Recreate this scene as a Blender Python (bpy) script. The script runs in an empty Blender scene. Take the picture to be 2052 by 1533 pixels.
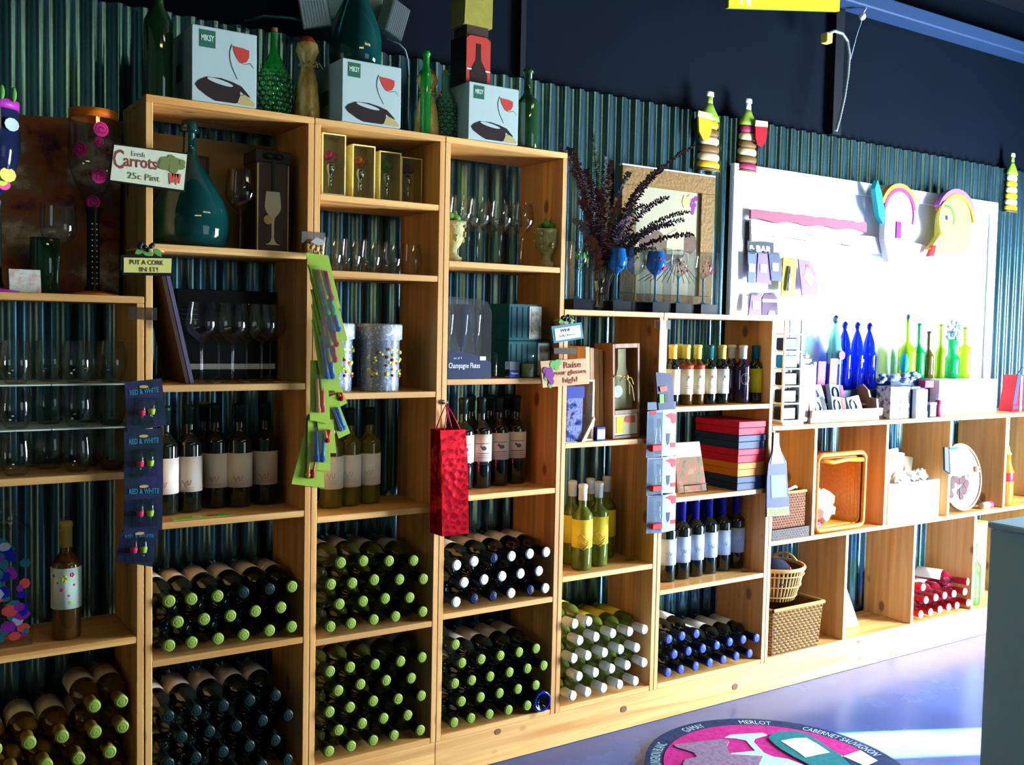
import bpy, math, random
from mathutils import Vector, Matrix, Euler
random.seed(7)
PI = math.pi
SC = bpy.context.scene
COL = SC.collection

# ------------------------------------------------------------------ camera
YAW, PIT, ROLL, FPX = 0.5873028, -0.0542473, 0.0205505, 2018.675
CP = Vector((-0.659297, -2.720630, 1.436167))
_c, _s = math.cos(YAW), math.sin(YAW)
FW = Vector((_s*math.cos(PIT), _c*math.cos(PIT), math.sin(PIT)))
_r = Vector((_c, -_s, 0)); _u = _r.cross(FW)
RT = _r*math.cos(ROLL) + _u*math.sin(ROLL)
UP = -_r*math.sin(ROLL) + _u*math.cos(ROLL)
cd = bpy.data.cameras.new('camera'); cam = bpy.data.objects.new('camera', cd); COL.objects.link(cam)
cam.matrix_world = Matrix.Translation(CP) @ Matrix((RT, UP, -FW)).transposed().to_4x4()
cd.sensor_width = 36; cd.lens = FPX/2052*36; cd.clip_start = 0.05; cd.clip_end = 60
SC.camera = cam

# ------------------------------------------------------------------ view, world, lights
SC.view_settings.view_transform = 'Standard'; SC.view_settings.look = 'None'
SC.view_settings.gamma = 1; SC.view_settings.use_curve_mapping = False
SC.view_settings.exposure = 0.0
W = bpy.data.worlds.new('world'); SC.world = W; W.use_nodes = True
W.node_tree.nodes['Background'].inputs[0].default_value = (0.55, 0.75, 1.0, 1)
W.node_tree.nodes['Background'].inputs[1].default_value = 0.6

def area(name, loc, target, sx, sy, power, color):
    l = bpy.data.lights.new(name, 'AREA'); l.shape = 'RECTANGLE'; l.size = sx; l.size_y = sy
    l.energy = power; l.color = color
    o = bpy.data.objects.new(name, l); COL.objects.link(o); o.location = loc
    o.rotation_euler = (Vector(target)-Vector(loc)).to_track_quat('-Z', 'Y').to_euler()
    return o
# daylight through the shop window in the right wall
area('window_light', (4.93, -1.32, 0.95), (2.6, -0.30, 0.92), 1.8, 1.7, 1180, (0.74, 0.88, 1.0))
# daylight from the shop front behind the camera
area('front_window_light', (2.9, -5.1, 1.2), (1.8, 0.0, 1.0), 3.0, 1.8, 48, (0.72, 0.86, 1.0))
# two fluorescent ceiling tubes over the shop floor
area('tube_light', (1.9, -2.1, 2.98), (1.0, 0.0, 1.0), 1.2, 0.12, 6, (1.0, 0.82, 0.38))
area('tube_light', (0.7, -3.4, 2.98), (0.3, 0.0, 1.0), 1.2, 0.12, 10.5, (1.0, 0.82, 0.38))
sl = bpy.data.lights.new('sun', 'SUN'); sl.energy = 240; sl.angle = 0.01; sl.color = (1, 0.97, 0.9)
sun = bpy.data.objects.new('sun', sl); COL.objects.link(sun)
SUND = Vector((0.785, -0.375, 0.50)).normalized()
sun.rotation_euler = SUND.to_track_quat('Z', 'Y').to_euler()

# ------------------------------------------------------------------ where a picture point lies in the room
def ray(u, v): return FW + RT*((u-1026)/FPX) - UP*((v-766.5)/FPX)
def py(u, v, y):
    d = ray(u, v); return CP + d*((y-CP.y)/d.y)
def pz(u, v, z):
    d = ray(u, v); return CP + d*((z-CP.z)/d.z)

# ------------------------------------------------------------------ materials
M = {}
def mat(name, col, rough=0.6, metal=0.0, var=0.0, scale=20, bump=0.0, spec=0.16, emit=0, coat=0):
    if name in M: return M[name]
    m = bpy.data.materials.new(name); m.use_nodes = True; nt = m.node_tree; b = nt.nodes['Principled BSDF']
    b.inputs['Base Color'].default_value = (*col, 1); b.inputs['Roughness'].default_value = rough
    b.inputs['Metallic'].default_value = metal; b.inputs['Specular IOR Level'].default_value = spec
    if coat: b.inputs['Coat Weight'].default_value = coat
    if emit:
        b.inputs['Emission Color'].default_value = (*col, 1); b.inputs['Emission Strength'].default_value = emit
    tc = nt.nodes.new('ShaderNodeTexCoord'); n = nt.nodes.new('ShaderNodeTexNoise')
    n.inputs['Scale'].default_value = scale; n.inputs['Detail'].default_value = 4
    nt.links.new(tc.outputs['Object'], n.inputs['Vector'])
    mx = nt.nodes.new('ShaderNodeMix'); mx.data_type = 'RGBA'
    v = max(var, 0.04)
    mx.inputs[6].default_value = (*[c*(1-v) for c in col], 1); mx.inputs[7].default_value = (*[min(1, c*(1+v)) for c in col], 1)
    nt.links.new(n.outputs['Fac'], mx.inputs[0]); nt.links.new(mx.outputs[2], b.inputs['Base Color'])
    if bump:
        bp = nt.nodes.new('ShaderNodeBump'); bp.inputs['Strength'].default_value = bump; bp.inputs['Distance'].default_value = 0.01
        nt.links.new(n.outputs['Fac'], bp.inputs['Height']); nt.links.new(bp.outputs[0], b.inputs['Normal'])
    M[name] = m; return m

def wood(name, col, dark, axis, scale=1.0, rough=0.5, knots=True):
    """pine: grain stretched along one axis, edge-glued strips of different tone, a few knots"""
    m = bpy.data.materials.new(name); m.use_nodes = True; nt = m.node_tree; b = nt.nodes['Principled BSDF']; L = nt.links.new
    tc = nt.nodes.new('ShaderNodeTexCoord'); oi = nt.nodes.new('ShaderNodeObjectInfo')
    ad = nt.nodes.new('ShaderNodeVectorMath'); ad.operation = 'MULTIPLY_ADD'
    L(oi.outputs['Random'], ad.inputs[0]); ad.inputs[1].default_value = (7, 13, 19); L(tc.outputs['Object'], ad.inputs[2])
    mp = nt.nodes.new('ShaderNodeMapping'); L(ad.outputs[0], mp.inputs['Vector'])
    st = [34*scale]*3; st['xyz'.index(axis)] = 1.6*scale; mp.inputs['Scale'].default_value = st
    n = nt.nodes.new('ShaderNodeTexNoise'); n.inputs['Scale'].default_value = 1; n.inputs['Detail'].default_value = 5
    n.inputs['Distortion'].default_value = 0.6; L(mp.outputs[0], n.inputs['Vector'])
    mp2 = nt.nodes.new('ShaderNodeMapping'); L(ad.outputs[0], mp2.inputs['Vector'])
    st = [11*scale]*3; st['xyz'.index(axis)] = 0.02; mp2.inputs['Scale'].default_value = st
    vo = nt.nodes.new('ShaderNodeTexVoronoi'); vo.inputs['Scale'].default_value = 1; L(mp2.outputs[0], vo.inputs['Vector'])
    mx = nt.nodes.new('ShaderNodeMix'); mx.data_type = 'RGBA'
    mx.inputs[6].default_value = (*dark, 1); mx.inputs[7].default_value = (*col, 1)
    rr = nt.nodes.new('ShaderNodeMapRange'); rr.inputs[1].default_value = 0.3; rr.inputs[2].default_value = 0.62
    L(n.outputs['Fac'], rr.inputs[0]); L(rr.outputs[0], mx.inputs[0])
    hs = nt.nodes.new('ShaderNodeHueSaturation'); L(mx.outputs[2], hs.inputs['Color'])
    sp = nt.nodes.new('ShaderNodeSeparateColor'); L(vo.outputs['Color'], sp.inputs[0])
    r2 = nt.nodes.new('ShaderNodeMapRange'); r2.inputs[3].default_value = 0.80; r2.inputs[4].default_value = 1.12
    L(sp.outputs[0], r2.inputs[0]); L(r2.outputs[0], hs.inputs['Value'])
    out = hs.outputs[0]
    if knots:
        mp3 = nt.nodes.new('ShaderNodeMapping'); L(ad.outputs[0], mp3.inputs['Vector'])
        st = [7.0*scale]*3; st['xyz'.index(axis)] = 4.2*scale; mp3.inputs['Scale'].default_value = st
        vk = nt.nodes.new('ShaderNodeTexVoronoi'); vk.inputs['Scale'].default_value = 1; L(mp3.outputs[0], vk.inputs['Vector'])
        k = nt.nodes.new('ShaderNodeMapRange'); k.inputs[1].default_value = 0.075; k.inputs[2].default_value = 0.13
        k.inputs[3].default_value = 0.8; k.inputs[4].default_value = 0.0; L(vk.outputs['Distance'], k.inputs[0])
        m2 = nt.nodes.new('ShaderNodeMix'); m2.data_type = 'RGBA'; L(k.outputs[0], m2.inputs[0]); L(out, m2.inputs[6])
        m2.inputs[7].default_value = (0.11, 0.035, 0.012, 1); out = m2.outputs[2]
    L(out, b.inputs['Base Color']); b.inputs['Roughness'].default_value = rough
    bp = nt.nodes.new('ShaderNodeBump'); bp.inputs['Strength'].default_value = 0.12; bp.inputs['Distance'].default_value = 0.002
    L(n.outputs['Fac'], bp.inputs['Height']); L(bp.outputs[0], b.inputs['Normal'])
    M[name] = m; return m

def glass(name, tint, rough=0.02, refl=0.10, edge=0.75, tintedge=None):
    """thin glass: tinted see-through sheet with a fresnel reflection"""
    if name in M: return M[name]
    m = bpy.data.materials.new(name); m.use_nodes = True; nt = m.node_tree; L = nt.links.new
    nt.nodes.remove(nt.nodes['Principled BSDF']); out = nt.nodes['Material Output']
    t = nt.nodes.new('ShaderNodeBsdfTransparent'); g = nt.nodes.new('ShaderNodeBsdfGlossy'); g.inputs['Roughness'].default_value = rough
    lw = nt.nodes.new('ShaderNodeLayerWeight'); lw.inputs[0].default_value = 0.35
    mc = nt.nodes.new('ShaderNodeMix'); mc.data_type = 'RGBA'; te = tintedge or [c*0.45 for c in tint]
    mc.inputs[6].default_value = (*tint, 1); mc.inputs[7].default_value = (*te, 1)
    L(lw.outputs['Facing'], mc.inputs[0]); L(mc.outputs[2], t.inputs[0])
    mr = nt.nodes.new('ShaderNodeMapRange'); mr.inputs[3].default_value = refl; mr.inputs[4].default_value = edge
    pw = nt.nodes.new('ShaderNodeMath'); pw.operation = 'POWER'; pw.inputs[1].default_value = 2.2
    L(lw.outputs['Facing'], pw.inputs[0]); L(pw.outputs[0], mr.inputs[0])
    ms = nt.nodes.new('ShaderNodeMixShader'); L(mr.outputs[0], ms.inputs[0]); L(t.outputs[0], ms.inputs[1]); L(g.outputs[0], ms.inputs[2])
    L(ms.outputs[0], out.inputs[0]); M[name] = m; return m

def blotch(name, cols, scale, rough=0.6, det=6, stretch=(1, 1, 1)):
    """printed or painted picture surface made of soft colour areas"""
    m = bpy.data.materials.new(name); m.use_nodes = True; nt = m.node_tree; b = nt.nodes['Principled BSDF']; L = nt.links.new
    tc = nt.nodes.new('ShaderNodeTexCoord'); mp = nt.nodes.new('ShaderNodeMapping'); mp.inputs['Scale'].default_value = stretch
    L(tc.outputs['Object'], mp.inputs[0])
    n = nt.nodes.new('ShaderNodeTexNoise'); n.inputs['Scale'].default_value = scale; n.inputs['Detail'].default_value = det
    n.inputs['Roughness'].default_value = 0.62; L(mp.outputs[0], n.inputs['Vector'])
    cr = nt.nodes.new('ShaderNodeValToRGB'); e = cr.color_ramp.elements
    k = len(cols)
    for i, c in enumerate(cols):
        pos = 0.30 + 0.42*i/(k-1)
        if i < 2: e[i].position = pos; e[i].color = (*c, 1)
        else:
            q = e.new(pos); q.color = (*c, 1)
    L(n.outputs['Fac'], cr.inputs[0]); L(cr.outputs[0], b.inputs['Base Color']); b.inputs['Roughness'].default_value = rough
    b.inputs['Specular IOR Level'].default_value = 0.16 if rough > .3 else .5
    M[name] = m; return m

PINE, PDARK = (0.76, 0.42, 0.135), (0.58, 0.25, 0.05)
wood('pine_x', PINE, PDARK, 'x'); wood('pine_z', PINE, PDARK, 'z')
wood('pale_wood', (0.74, 0.56, 0.34), (0.62, 0.43, 0.22), 'x', 2.0, knots=False)
wood('crate_wood', (0.55, 0.30, 0.12), (0.40, 0.19, 0.07), 'z', 2.0, knots=False)
wood('round_wood', (0.26, 0.115, 0.04), (0.19, 0.075, 0.022), 'z', 1.4, knots=False)
wood('sign_wood', (0.46, 0.27, 0.075), (0.36, 0.19, 0.045), 'x', 2.4, knots=False)
mat('white', (0.86, 0.86, 0.84), 0.6); mat('paper', (0.80, 0.78, 0.72), 0.7); mat('black', (.006, .007, .009), 0.35)
mat('dark_wall', (0.0018, 0.0045, 0.010), 0.8, var=0.3, scale=3, spec=0.05); mat('darker', (0.004, 0.006, 0.010), 0.7)
mat('beam', (0.02, 0.045, 0.11), 0.5); mat('grey_post', (.34, .50, .60), 0.6, var=0.1, scale=300)
mat('navy', (0.02, 0.035, 0.09), 0.5); mat('label_pink', (0.74, 0.66, 0.58), 0.6, var=0.06); mat('label_white', (0.80, 0.80, 0.78), 0.6)
mat('ink', (0.06, 0.06, 0.07), 0.6); mat('ink_red', (0.45, 0.04, 0.03), 0.6); mat('ink_grey', (0.32, 0.30, 0.30), 0.7)

# ------------------------------------------------------------------ mesh building
class MB:
    def __init__(s): s.v = []; s.f = []; s.mi = []; s.sm = []
    def add(s, vs, fs, mi=0, sm=False):
        b = len(s.v); s.v += [tuple(x) for x in vs]; s.f += [tuple(b+i for i in f) for f in fs]
        s.mi += [mi]*len(fs); s.sm += [sm]*len(fs); return s
    def box(s, x0, y0, z0, x1, y1, z1, mi=0, M4=None):
        vs = [Vector(p) for p in ((x0,y0,z0),(x1,y0,z0),(x1,y1,z0),(x0,y1,z0),(x0,y0,z1),(x1,y0,z1),(x1,y1,z1),(x0,y1,z1))]
        if M4: vs = [M4 @ p for p in vs]
        return s.add(vs, [(0,3,2,1),(4,5,6,7),(0,1,5,4),(1,2,6,5),(2,3,7,6),(3,0,4,7)], mi)
    def bbox(s, x0, y0, z0, x1, y1, z1, c=0.0015, mi=0):
        """box with chamfered edges along its longest direction's four edges and ends"""
        vs = []; 
        for z, i in ((z0, c), (z0+c, 0), (z1-c, 0), (z1, c)):
            for (x, y) in ((x0+c+i, y0+i), (x1-c-i, y0+i), (x1-i, y0+c+i), (x1-i, y1-c-i), (x1-c-i, y1-i), (x0+c+i, y1-i), (x0+i, y1-c-i), (x0+i, y0+c+i)):
                vs.append((x, y, z))
        fs = [tuple(range(7, -1, -1)), tuple(range(24, 32))]
        for k in range(3):
            for i in range(8):
                j = (i+1) % 8; fs.append((k*8+i, k*8+j, k*8+8+j, k*8+8+i))
        return s.add(vs, fs, mi)
    def lathe(s, prof, n=20, c=(0, 0, 0), mi=0, a0=0, a1=2*PI, M4=None, sm=True):
        full = abs(a1-a0-2*PI) < 1e-6; k = n if full else n+1
        vs = []
        for r, z in prof:
            for i in range(k):
                a = a0+(a1-a0)*i/n; p = Vector((c[0]+r*math.cos(a), c[1]+r*math.sin(a), c[2]+z))
                vs.append(M4 @ p if M4 else p)
        fs = []
        for j in range(len(prof)-1):
            for i in range(n):
                i2 = (i+1) % k
                fs.append((j*k+i, j*k+i2, (j+1)*k+i2, (j+1)*k+i))
        return s.add(vs, fs, mi, sm)
    def tube(s, pts, r, n=6, mi=0, cap=True):
        pts = [Vector(p) for p in pts]; rs = r if isinstance(r, (list, tuple)) else [r]*len(pts)
        vs = []; up = Vector((0.13, 0.31, 0.94))
        for i, p in enumerate(pts):
            t = (pts[min(i+1, len(pts)-1)]-pts[max(i-1, 0)]).normalized()
            a = t.cross(up)
            if a.length < 1e-3: a = t.cross(Vector((1, 0, 0)))
            a.normalize(); b = t.cross(a)
            for k in range(n):
                an = 2*PI*k/n; vs.append(p+(a*math.cos(an)+b*math.sin(an))*rs[i])
        fs = [(i*n+k, i*n+(k+1) % n, (i+1)*n+(k+1) % n, (i+1)*n+k) for i in range(len(pts)-1) for k in range(n)]
        if cap: fs += [tuple(range(n))[::-1], tuple((len(pts)-1)*n+k for k in range(n))]
        return s.add(vs, fs, mi, True)
    def prism(s, poly, y0, y1, mi=0, M4=None):
        """polygon given in x,z, extruded along y"""
        n = len(poly); ar = sum(poly[i][0]*poly[(i+1) % n][1]-poly[(i+1) % n][0]*poly[i][1] for i in range(n))
        if ar < 0: poly = poly[::-1]
        vs = [Vector((p[0], y0, p[1])) for p in poly]+[Vector((p[0], y1, p[1])) for p in poly]
        if M4: vs = [M4 @ v for v in vs]
        fs = [tuple(range(n)), tuple(range(2*n-1, n-1, -1))]+[(i, i+n, (i+1) % n+n, (i+1) % n) for i in range(n)]
        return s.add(vs, fs, mi)
    def ball(s, c, r, n=8, m=6, mi=0, sc=(1, 1, 1)):
        vs = []
        for j in range(m+1):
            t = PI*j/m
            for i in range(n):
                a = 2*PI*i/n; vs.append((c[0]+sc[0]*r*math.sin(t)*math.cos(a), c[1]+sc[1]*r*math.sin(t)*math.sin(a), c[2]+sc[2]*r*math.cos(t)))
        fs = [(j*n+i, (j+1)*n+i, (j+1)*n+(i+1) % n, j*n+(i+1) % n) for j in range(m) for i in range(n)]
        return s.add(vs, fs, mi, True)
    def mesh(s, name, mats):
        me = bpy.data.meshes.new(name); me.from_pydata(s.v, [], s.f)
        for m in mats: me.materials.append(M[m])
        me.polygons.foreach_set('material_index', s.mi); me.polygons.foreach_set('use_smooth', s.sm)
        me.update(); return me

def tag(o, label=None, cat=None, group=None, kind=None):
    if label: o['label'] = label
    if cat: o['category'] = cat
    if group: o['group'] = group
    if kind: o['kind'] = kind
    return o
def put(name, me, parent=None, loc=(0, 0, 0), rot=(0, 0, 0), **k):
    o = bpy.data.objects.new(name, me); COL.objects.link(o); o.parent = parent; o.location = loc; o.rotation_euler = rot
    return tag(o, **k)
def ob(name, mb, mats, parent=None, loc=(0, 0, 0), rot=(0, 0, 0), **k):
    if isinstance(mats, str): mats = [mats]
    return put(name, mb.mesh(name, mats), parent, loc, rot, **k)
def thing(name, label, cat, group=None, loc=(0, 0, 0), rot=(0, 0, 0)):
    return put(name, None, None, loc, rot, label=label, cat=cat, group=group)
def struct(name, mb, mats, parent=None):
    return ob(name, mb, mats, parent, kind='structure')
def text(s, size, origin, m, parent, name='lettering', ux=Vector((1, 0, 0)), uz=Vector((0, 0, 1)), align='LEFT', bold=0.0, ext=0.0004, sx=1.0, label=None, w=None, h=None):
    """flat lettering lying in the plane ux,uz at a point"""
    c = bpy.data.curves.new('lettering_curve', 'FONT'); c.body = s; c.size = size; c.align_x = align; c.extrude = ext; c.offset = bold
    c.resolution_u = 2
    o = bpy.data.objects.new('t', c); COL.objects.link(o)
    me = bpy.data.meshes.new_from_object(o.evaluated_get(bpy.context.evaluated_depsgraph_get()))
    bpy.data.objects.remove(o); bpy.data.curves.remove(c)
    if w:
        xs = [v.co.x for v in me.vertices]; ys = [v.co.y for v in me.vertices]
        a_ = w/(max(xs)-min(xs)); me.transform(Matrix.Diagonal((a_, (h/(max(ys)-min(ys))) if h else a_, 1, 1)) @ Matrix.Translation((-min(xs), -min(ys) if h else 0, 0)))
    ux = ux.normalized(); uz = (uz-ux*uz.dot(ux)).normalized(); n = ux.cross(uz)
    R4 = Matrix((ux*sx, uz, n)).transposed().to_4x4()
    me.transform(Matrix.Translation(Vector(origin)) @ R4); me.materials.clear(); me.materials.append(M[m]); me.name = name
    return put(name, me, parent, label=label)
def plate(pts, y, th, name, m, parent=None, px=True, **k):
    """flat plate standing parallel to the wall at depth y, its outline given by picture points"""
    P = [py(u, v, y) for u, v in pts] if px else [Vector((a, y, b)) for a, b in pts]
    return ob(name, MB().prism([(p.x, p.z) for p in P], y, y+th), m, parent, **k)
def poly_disc(cx, cz, r, n=20, sx=1.0): return [(cx+sx*r*math.cos(2*PI*i/n), cz+r*math.sin(2*PI*i/n)) for i in range(n)]
ORD = ['first', 'second', 'third', 'fourth', 'fifth', 'sixth', 'seventh', 'eighth', 'ninth', 'tenth']

# ------------------------------------------------------------------ the room
for x0, x1 in ((-2.6, 5.1),):
    fl = struct('floor', MB().box(x0, -5.2, -0.1, x1, 0.32, 0.0), 'dark_wall')
m = bpy.data.materials.new('floor_sealed'); m.use_nodes = True; nt = m.node_tree; b = nt.nodes['Principled BSDF']
tc = nt.nodes.new('ShaderNodeTexCoord'); n1 = nt.nodes.new('ShaderNodeTexNoise'); n1.inputs['Scale'].default_value = 2.2; n1.inputs['Detail'].default_value = 8
nt.links.new(tc.outputs['Object'], n1.inputs['Vector']); cr = nt.nodes.new('ShaderNodeValToRGB')
cr.color_ramp.elements[0].position = 0.35; cr.color_ramp.elements[0].color = (0.012, 0.045, 0.19, 1)
cr.color_ramp.elements[1].position = 0.7; cr.color_ramp.elements[1].color = (0.03, 0.085, 0.30, 1)
nt.links.new(n1.outputs['Fac'], cr.inputs[0]); nt.links.new(cr.outputs[0], b.inputs['Base Color'])
mr = nt.nodes.new('ShaderNodeMapRange'); mr.inputs[3].default_value = 0.20; mr.inputs[4].default_value = 0.32
nt.links.new(n1.outputs['Fac'], mr.inputs[0]); nt.links.new(mr.outputs[0], b.inputs['Roughness'])
b.inputs['Specular IOR Level'].default_value = 0.32; M['floor'] = m; fl.data.materials[0] = m
struct('wall_back', MB().box(-2.6, 0.32, 0, 5.1, 0.40, 3.15), 'dark_wall')
struct('ceiling', MB().box(-2.6, -5.2, 3.15, 5.1, 0.40, 3.25), 'darker')
mat('front_wall', (0.12, 0.17, 0.12), 0.8, var=0.5, scale=1.2)
struct('wall_front', MB().box(-2.6, -5.3, 0, 5.1, -5.2, 3.15), 'front_wall')
struct('wall_left', MB().box(-2.7, -5.2, 0, -2.6, 0.40, 3.15), 'front_wall')
# right wall with shop window; unseen slit above it added to shape the sun patch
WX = 5.0
w = MB(); SY0, SY1 = -2.00, -1.71; SZ0, SZ1 = 1.33, 1.80
w.box(WX, -5.2, 0, WX+0.12, -3.6, 3.15); w.box(WX, -1.1, 0, WX+0.12, 0.32, 3.15)
w.box(WX, -3.6, 0, WX+0.12, -1.1, 0.15); w.box(WX, -3.6, 1.28, WX+0.12, -1.1, SZ0); w.box(WX, -3.6, SZ1, WX+0.12, -1.1, 3.15)
w.box(WX, -3.6, SZ0, WX+0.12, SY0, SZ1); w.box(WX, SY1, SZ0, WX+0.12, -1.1, SZ1)
struct('wall_right', w, 'dark_wall')
mat('blind', (0.85, 0.9, 1.0), 0.9)
w = MB()
for z in (0.15, 1.24): w.box(WX-0.02, -3.6, z, WX+0.05, -1.1, z+0.04)
for y in (-3.6, -2.37, -1.14): w.box(WX-0.02, y, 0.15, WX+0.05, y+0.04, 1.28)
win = struct('window_1', w, 'white')
struct('pane', MB().box(WX+0.055, -3.6, 0.15, WX+0.06, -1.1, 1.28), 'blind', win)

# corrugated sheets, one object per sheet (9 ribs each)
m = bpy.data.materials.new('galvanised'); m.use_nodes = True; nt = m.node_tree; b = nt.nodes['Principled BSDF']; L = nt.links.new
b.inputs['Metallic'].default_value = 0.85
tc = nt.nodes.new('ShaderNodeTexCoord'); mp = nt.nodes.new('ShaderNodeMapping'); mp.inputs['Scale'].default_value = (5, 1, 0.9); L(tc.outputs['Object'], mp.inputs[0])
n1 = nt.nodes.new('ShaderNodeTexNoise'); n1.inputs['Scale'].default_value = 2.0; n1.inputs['Detail'].default_value = 3; L(mp.outputs[0], n1.inputs['Vector'])
cr = nt.nodes.new('ShaderNodeValToRGB'); e = cr.color_ramp.elements
e[0].position = 0.35; e[0].color = (0.05, 0.125, 0.17, 1); e[1].position = 0.62; e[1].color = (0.10, 0.225, 0.29, 1)
q = e.new(0.72); q.color = (0.10, 0.22, 0.10, 1)  # green patches put room reflections into the metal's base colour
L(n1.outputs['Fac'], cr.inputs[0]); L(cr.outputs[0], b.inputs['Base Color'])
b.inputs['Roughness'].default_value = 0.24
M['galvanised'] = m
PITCH = 0.0677
def sheet_mesh(zt):
    mb = MB(); n = 9*12
    vs = []
    for i in range(n+1+3):
        x = PITCH*i/12
        t = math.cos(2*PI*i/12); t = max(-1, min(1, t*1.45))
        vs.append((x, -0.0095*t, 0)); vs.append((x, -0.0095*t, zt))
    fs = [(2*i, 2*i+2, 2*i+3, 2*i+1) for i in range(n+3)]
    mb.add(vs, fs, 0, True); return mb.mesh('corrugated_sheet', ['galvanised'])
shm = sheet_mesh(2.318)
wc = put('wall_corrugated', None, None, kind='structure')
for k in range(12):
    put('corrugated_sheet', shm, wc, (-1.9+k*9*PITCH, 0.288-0.0012*(k % 2), 0.0))
w = MB(); w.box(-1.9, 0.300, 2.0, 4.99, 0.32, 2.06)
struct('trim_1', w, 'darker')
# dark upper wall: post, beam and pipe
p0 = py(1672, 150, 0.31)
struct('trim_2', MB().bbox(p0.x-0.03, 0.285, 2.33, p0.x+0.03, 0.32, 3.15), 'darker')
p0 = py(1046, 60, 0.31)
struct('trim_3', MB().bbox(p0.x-0.012, 0.300, 2.33, p0.x+0.012, 0.32, 3.15), 'darker')
tag(ob('roof_beam', MB().bbox(0.6, 0.20, 2.885, 4.99, 0.31, 2.95, 0.006), 'beam'), 'long dark blue steel beam running along the top of the wall', 'beam')
tag(ob('roof_beam', MB().bbox(0.6, -0.42, 3.08, 4.99, -0.32, 3.148, 0.006), 'beam'), 'second dark blue beam under the ceiling, nearer than the long one', 'beam')

# ------------------------------------------------------------------ pine shelf units
T = 0.0185; D = 0.255; ZB = 0.139
def board(mb, *a): mb.bbox(*a)
def unit(label, x0, x1, tops, top, partname='shelf_unit', closed_back=False):
    t = thing(partname, label, 'shelves', 'pine shelf units', ((x0+x1)/2, D/2, ZB-T))
    off = t.location
    def bd(nm, a, mt):
        c = Vector(((a[0]+a[3])/2, (a[1]+a[4])/2, (a[2]+a[5])/2))
        h = [(a[3]-a[0])/2, (a[4]-a[1])/2, (a[5]-a[2])/2]
        ob(nm, MB().bbox(-h[0], -h[1], -h[2], h[0], h[1], h[2]), mt, t, c-off)
    bd('side_panel', (x0, 0.0, ZB-T+0.0003, x0+T, D, top-T), 'pine_z')
    bd('side_panel', (x1-T, 0.0, ZB-T+0.0003, x1, D, top-T), 'pine_z')
    bd('top_board', (x0, -0.001, top-T, x1, D, top), 'pine_x')
    for z in tops:
        bd('shelf', (x0+T, 0.0008, z-T, x1-T, D-0.002, z), 'pine_x')
    return t
unit('low pine shelf unit at the far left, cut by the picture edge', -0.56, -0.0035, [1.041, 0.602, ZB], 1.498)
unit('tall pine shelf unit, leftmost of the three tall ones', 0.0, 0.4617, [1.637, 1.266, 0.899, 0.529, ZB], 2.019)
unit('tall pine shelf unit, middle of the three tall ones', 0.4632, 0.8885, [1.808, 1.591, 1.235, 0.876, 0.513, ZB], 2.019)
unit('tall pine shelf unit, rightmost of the three tall ones', 0.8900, 1.3550, [1.640, 1.272, 0.901, 0.529, ZB], 2.019)
unit('waist-high pine shelf unit under the dried eucalyptus', 1.3565, 1.8010, [1.0505, 0.591, ZB], 1.502)
unit('waist-high pine shelf unit holding the coloured box stack', 1.8025, 2.3860, [1.1596, 0.825, 0.4877, ZB], 1.502)
def cubby(label, z0, z1, x0, x1, divs):
    t = thing('low_shelf', label, 'shelves', 'low pine cubby shelves', ((x0+x1)/2, D/2, z0-T)); off = t.location
    def bd(nm, a, mt):
        c = Vector(((a[0]+a[3])/2, (a[1]+a[4])/2, (a[2]+a[5])/2)); h = [(a[3]-a[0])/2, (a[4]-a[1])/2, (a[5]-a[2])/2]
        ob(nm, MB().bbox(-h[0], -h[1], -h[2], h[0], h[1], h[2]), mt, t, c-off)
    bd('bottom_board', (x0, 0, z0-T, x1, D, z0), 'pine_x')
    if z1 > 1: bd('top_board', (x0, -0.001, z1-T, x1, D, z1), 'pine_x')
    zt = z1-T-0.0003 if z1 > 1 else z1-T-0.0006
    bd('side_panel', (x0, 0, z0+0.0003, x0+T, D, zt), 'pine_z')
    for d in divs: bd('divider', (d, 0.0008, z0+0.0003, d+T, D-0.002, zt), 'pine_z')
cubby('upper row of pine cubbies below the blue and green bottles', 0.609, 1.0703, 2.3875, 4.985, [2.6415, 3.1102, 3.5773, 4.0349, 4.50, 4.965])
cubby('lower row of pine cubbies standing on the plinth', ZB, 0.609, 2.3875, 4.985, [2.8651, 3.3371, 3.805, 4.27, 4.965])
kb = thing('plinth_board', 'knotty pine plinth board along the floor under the shelves', 'board', None, (2.0, 0.01, 0))
for a, b_ in ((-0.56, 0.8895), (0.8905, 4.985)):
    ob('plank', MB().bbox(a-2, -0.006, 0.0005, b_-2, 0.012, ZB-T-0.0006), 'pine_x', kb)
# real knots in the plinth and posts
mat('knot', (0.20, 0.09, 0.05), 0.5)
def knot(u, v, y, r, parent, sx=1.2):
    p = py(u, v, y); o = ob('knot', MB().prism(poly_disc(0, 0, r, 12, sx), -0.0006, 0.001), 'knot', parent, p-parent.location)
for u, v, r in ((1250, 1421, .012), (1473, 1376, .013), (1721, 1286, .007), (998, 1466, .010)): knot(u, v, 0.003, r, kb)

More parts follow.
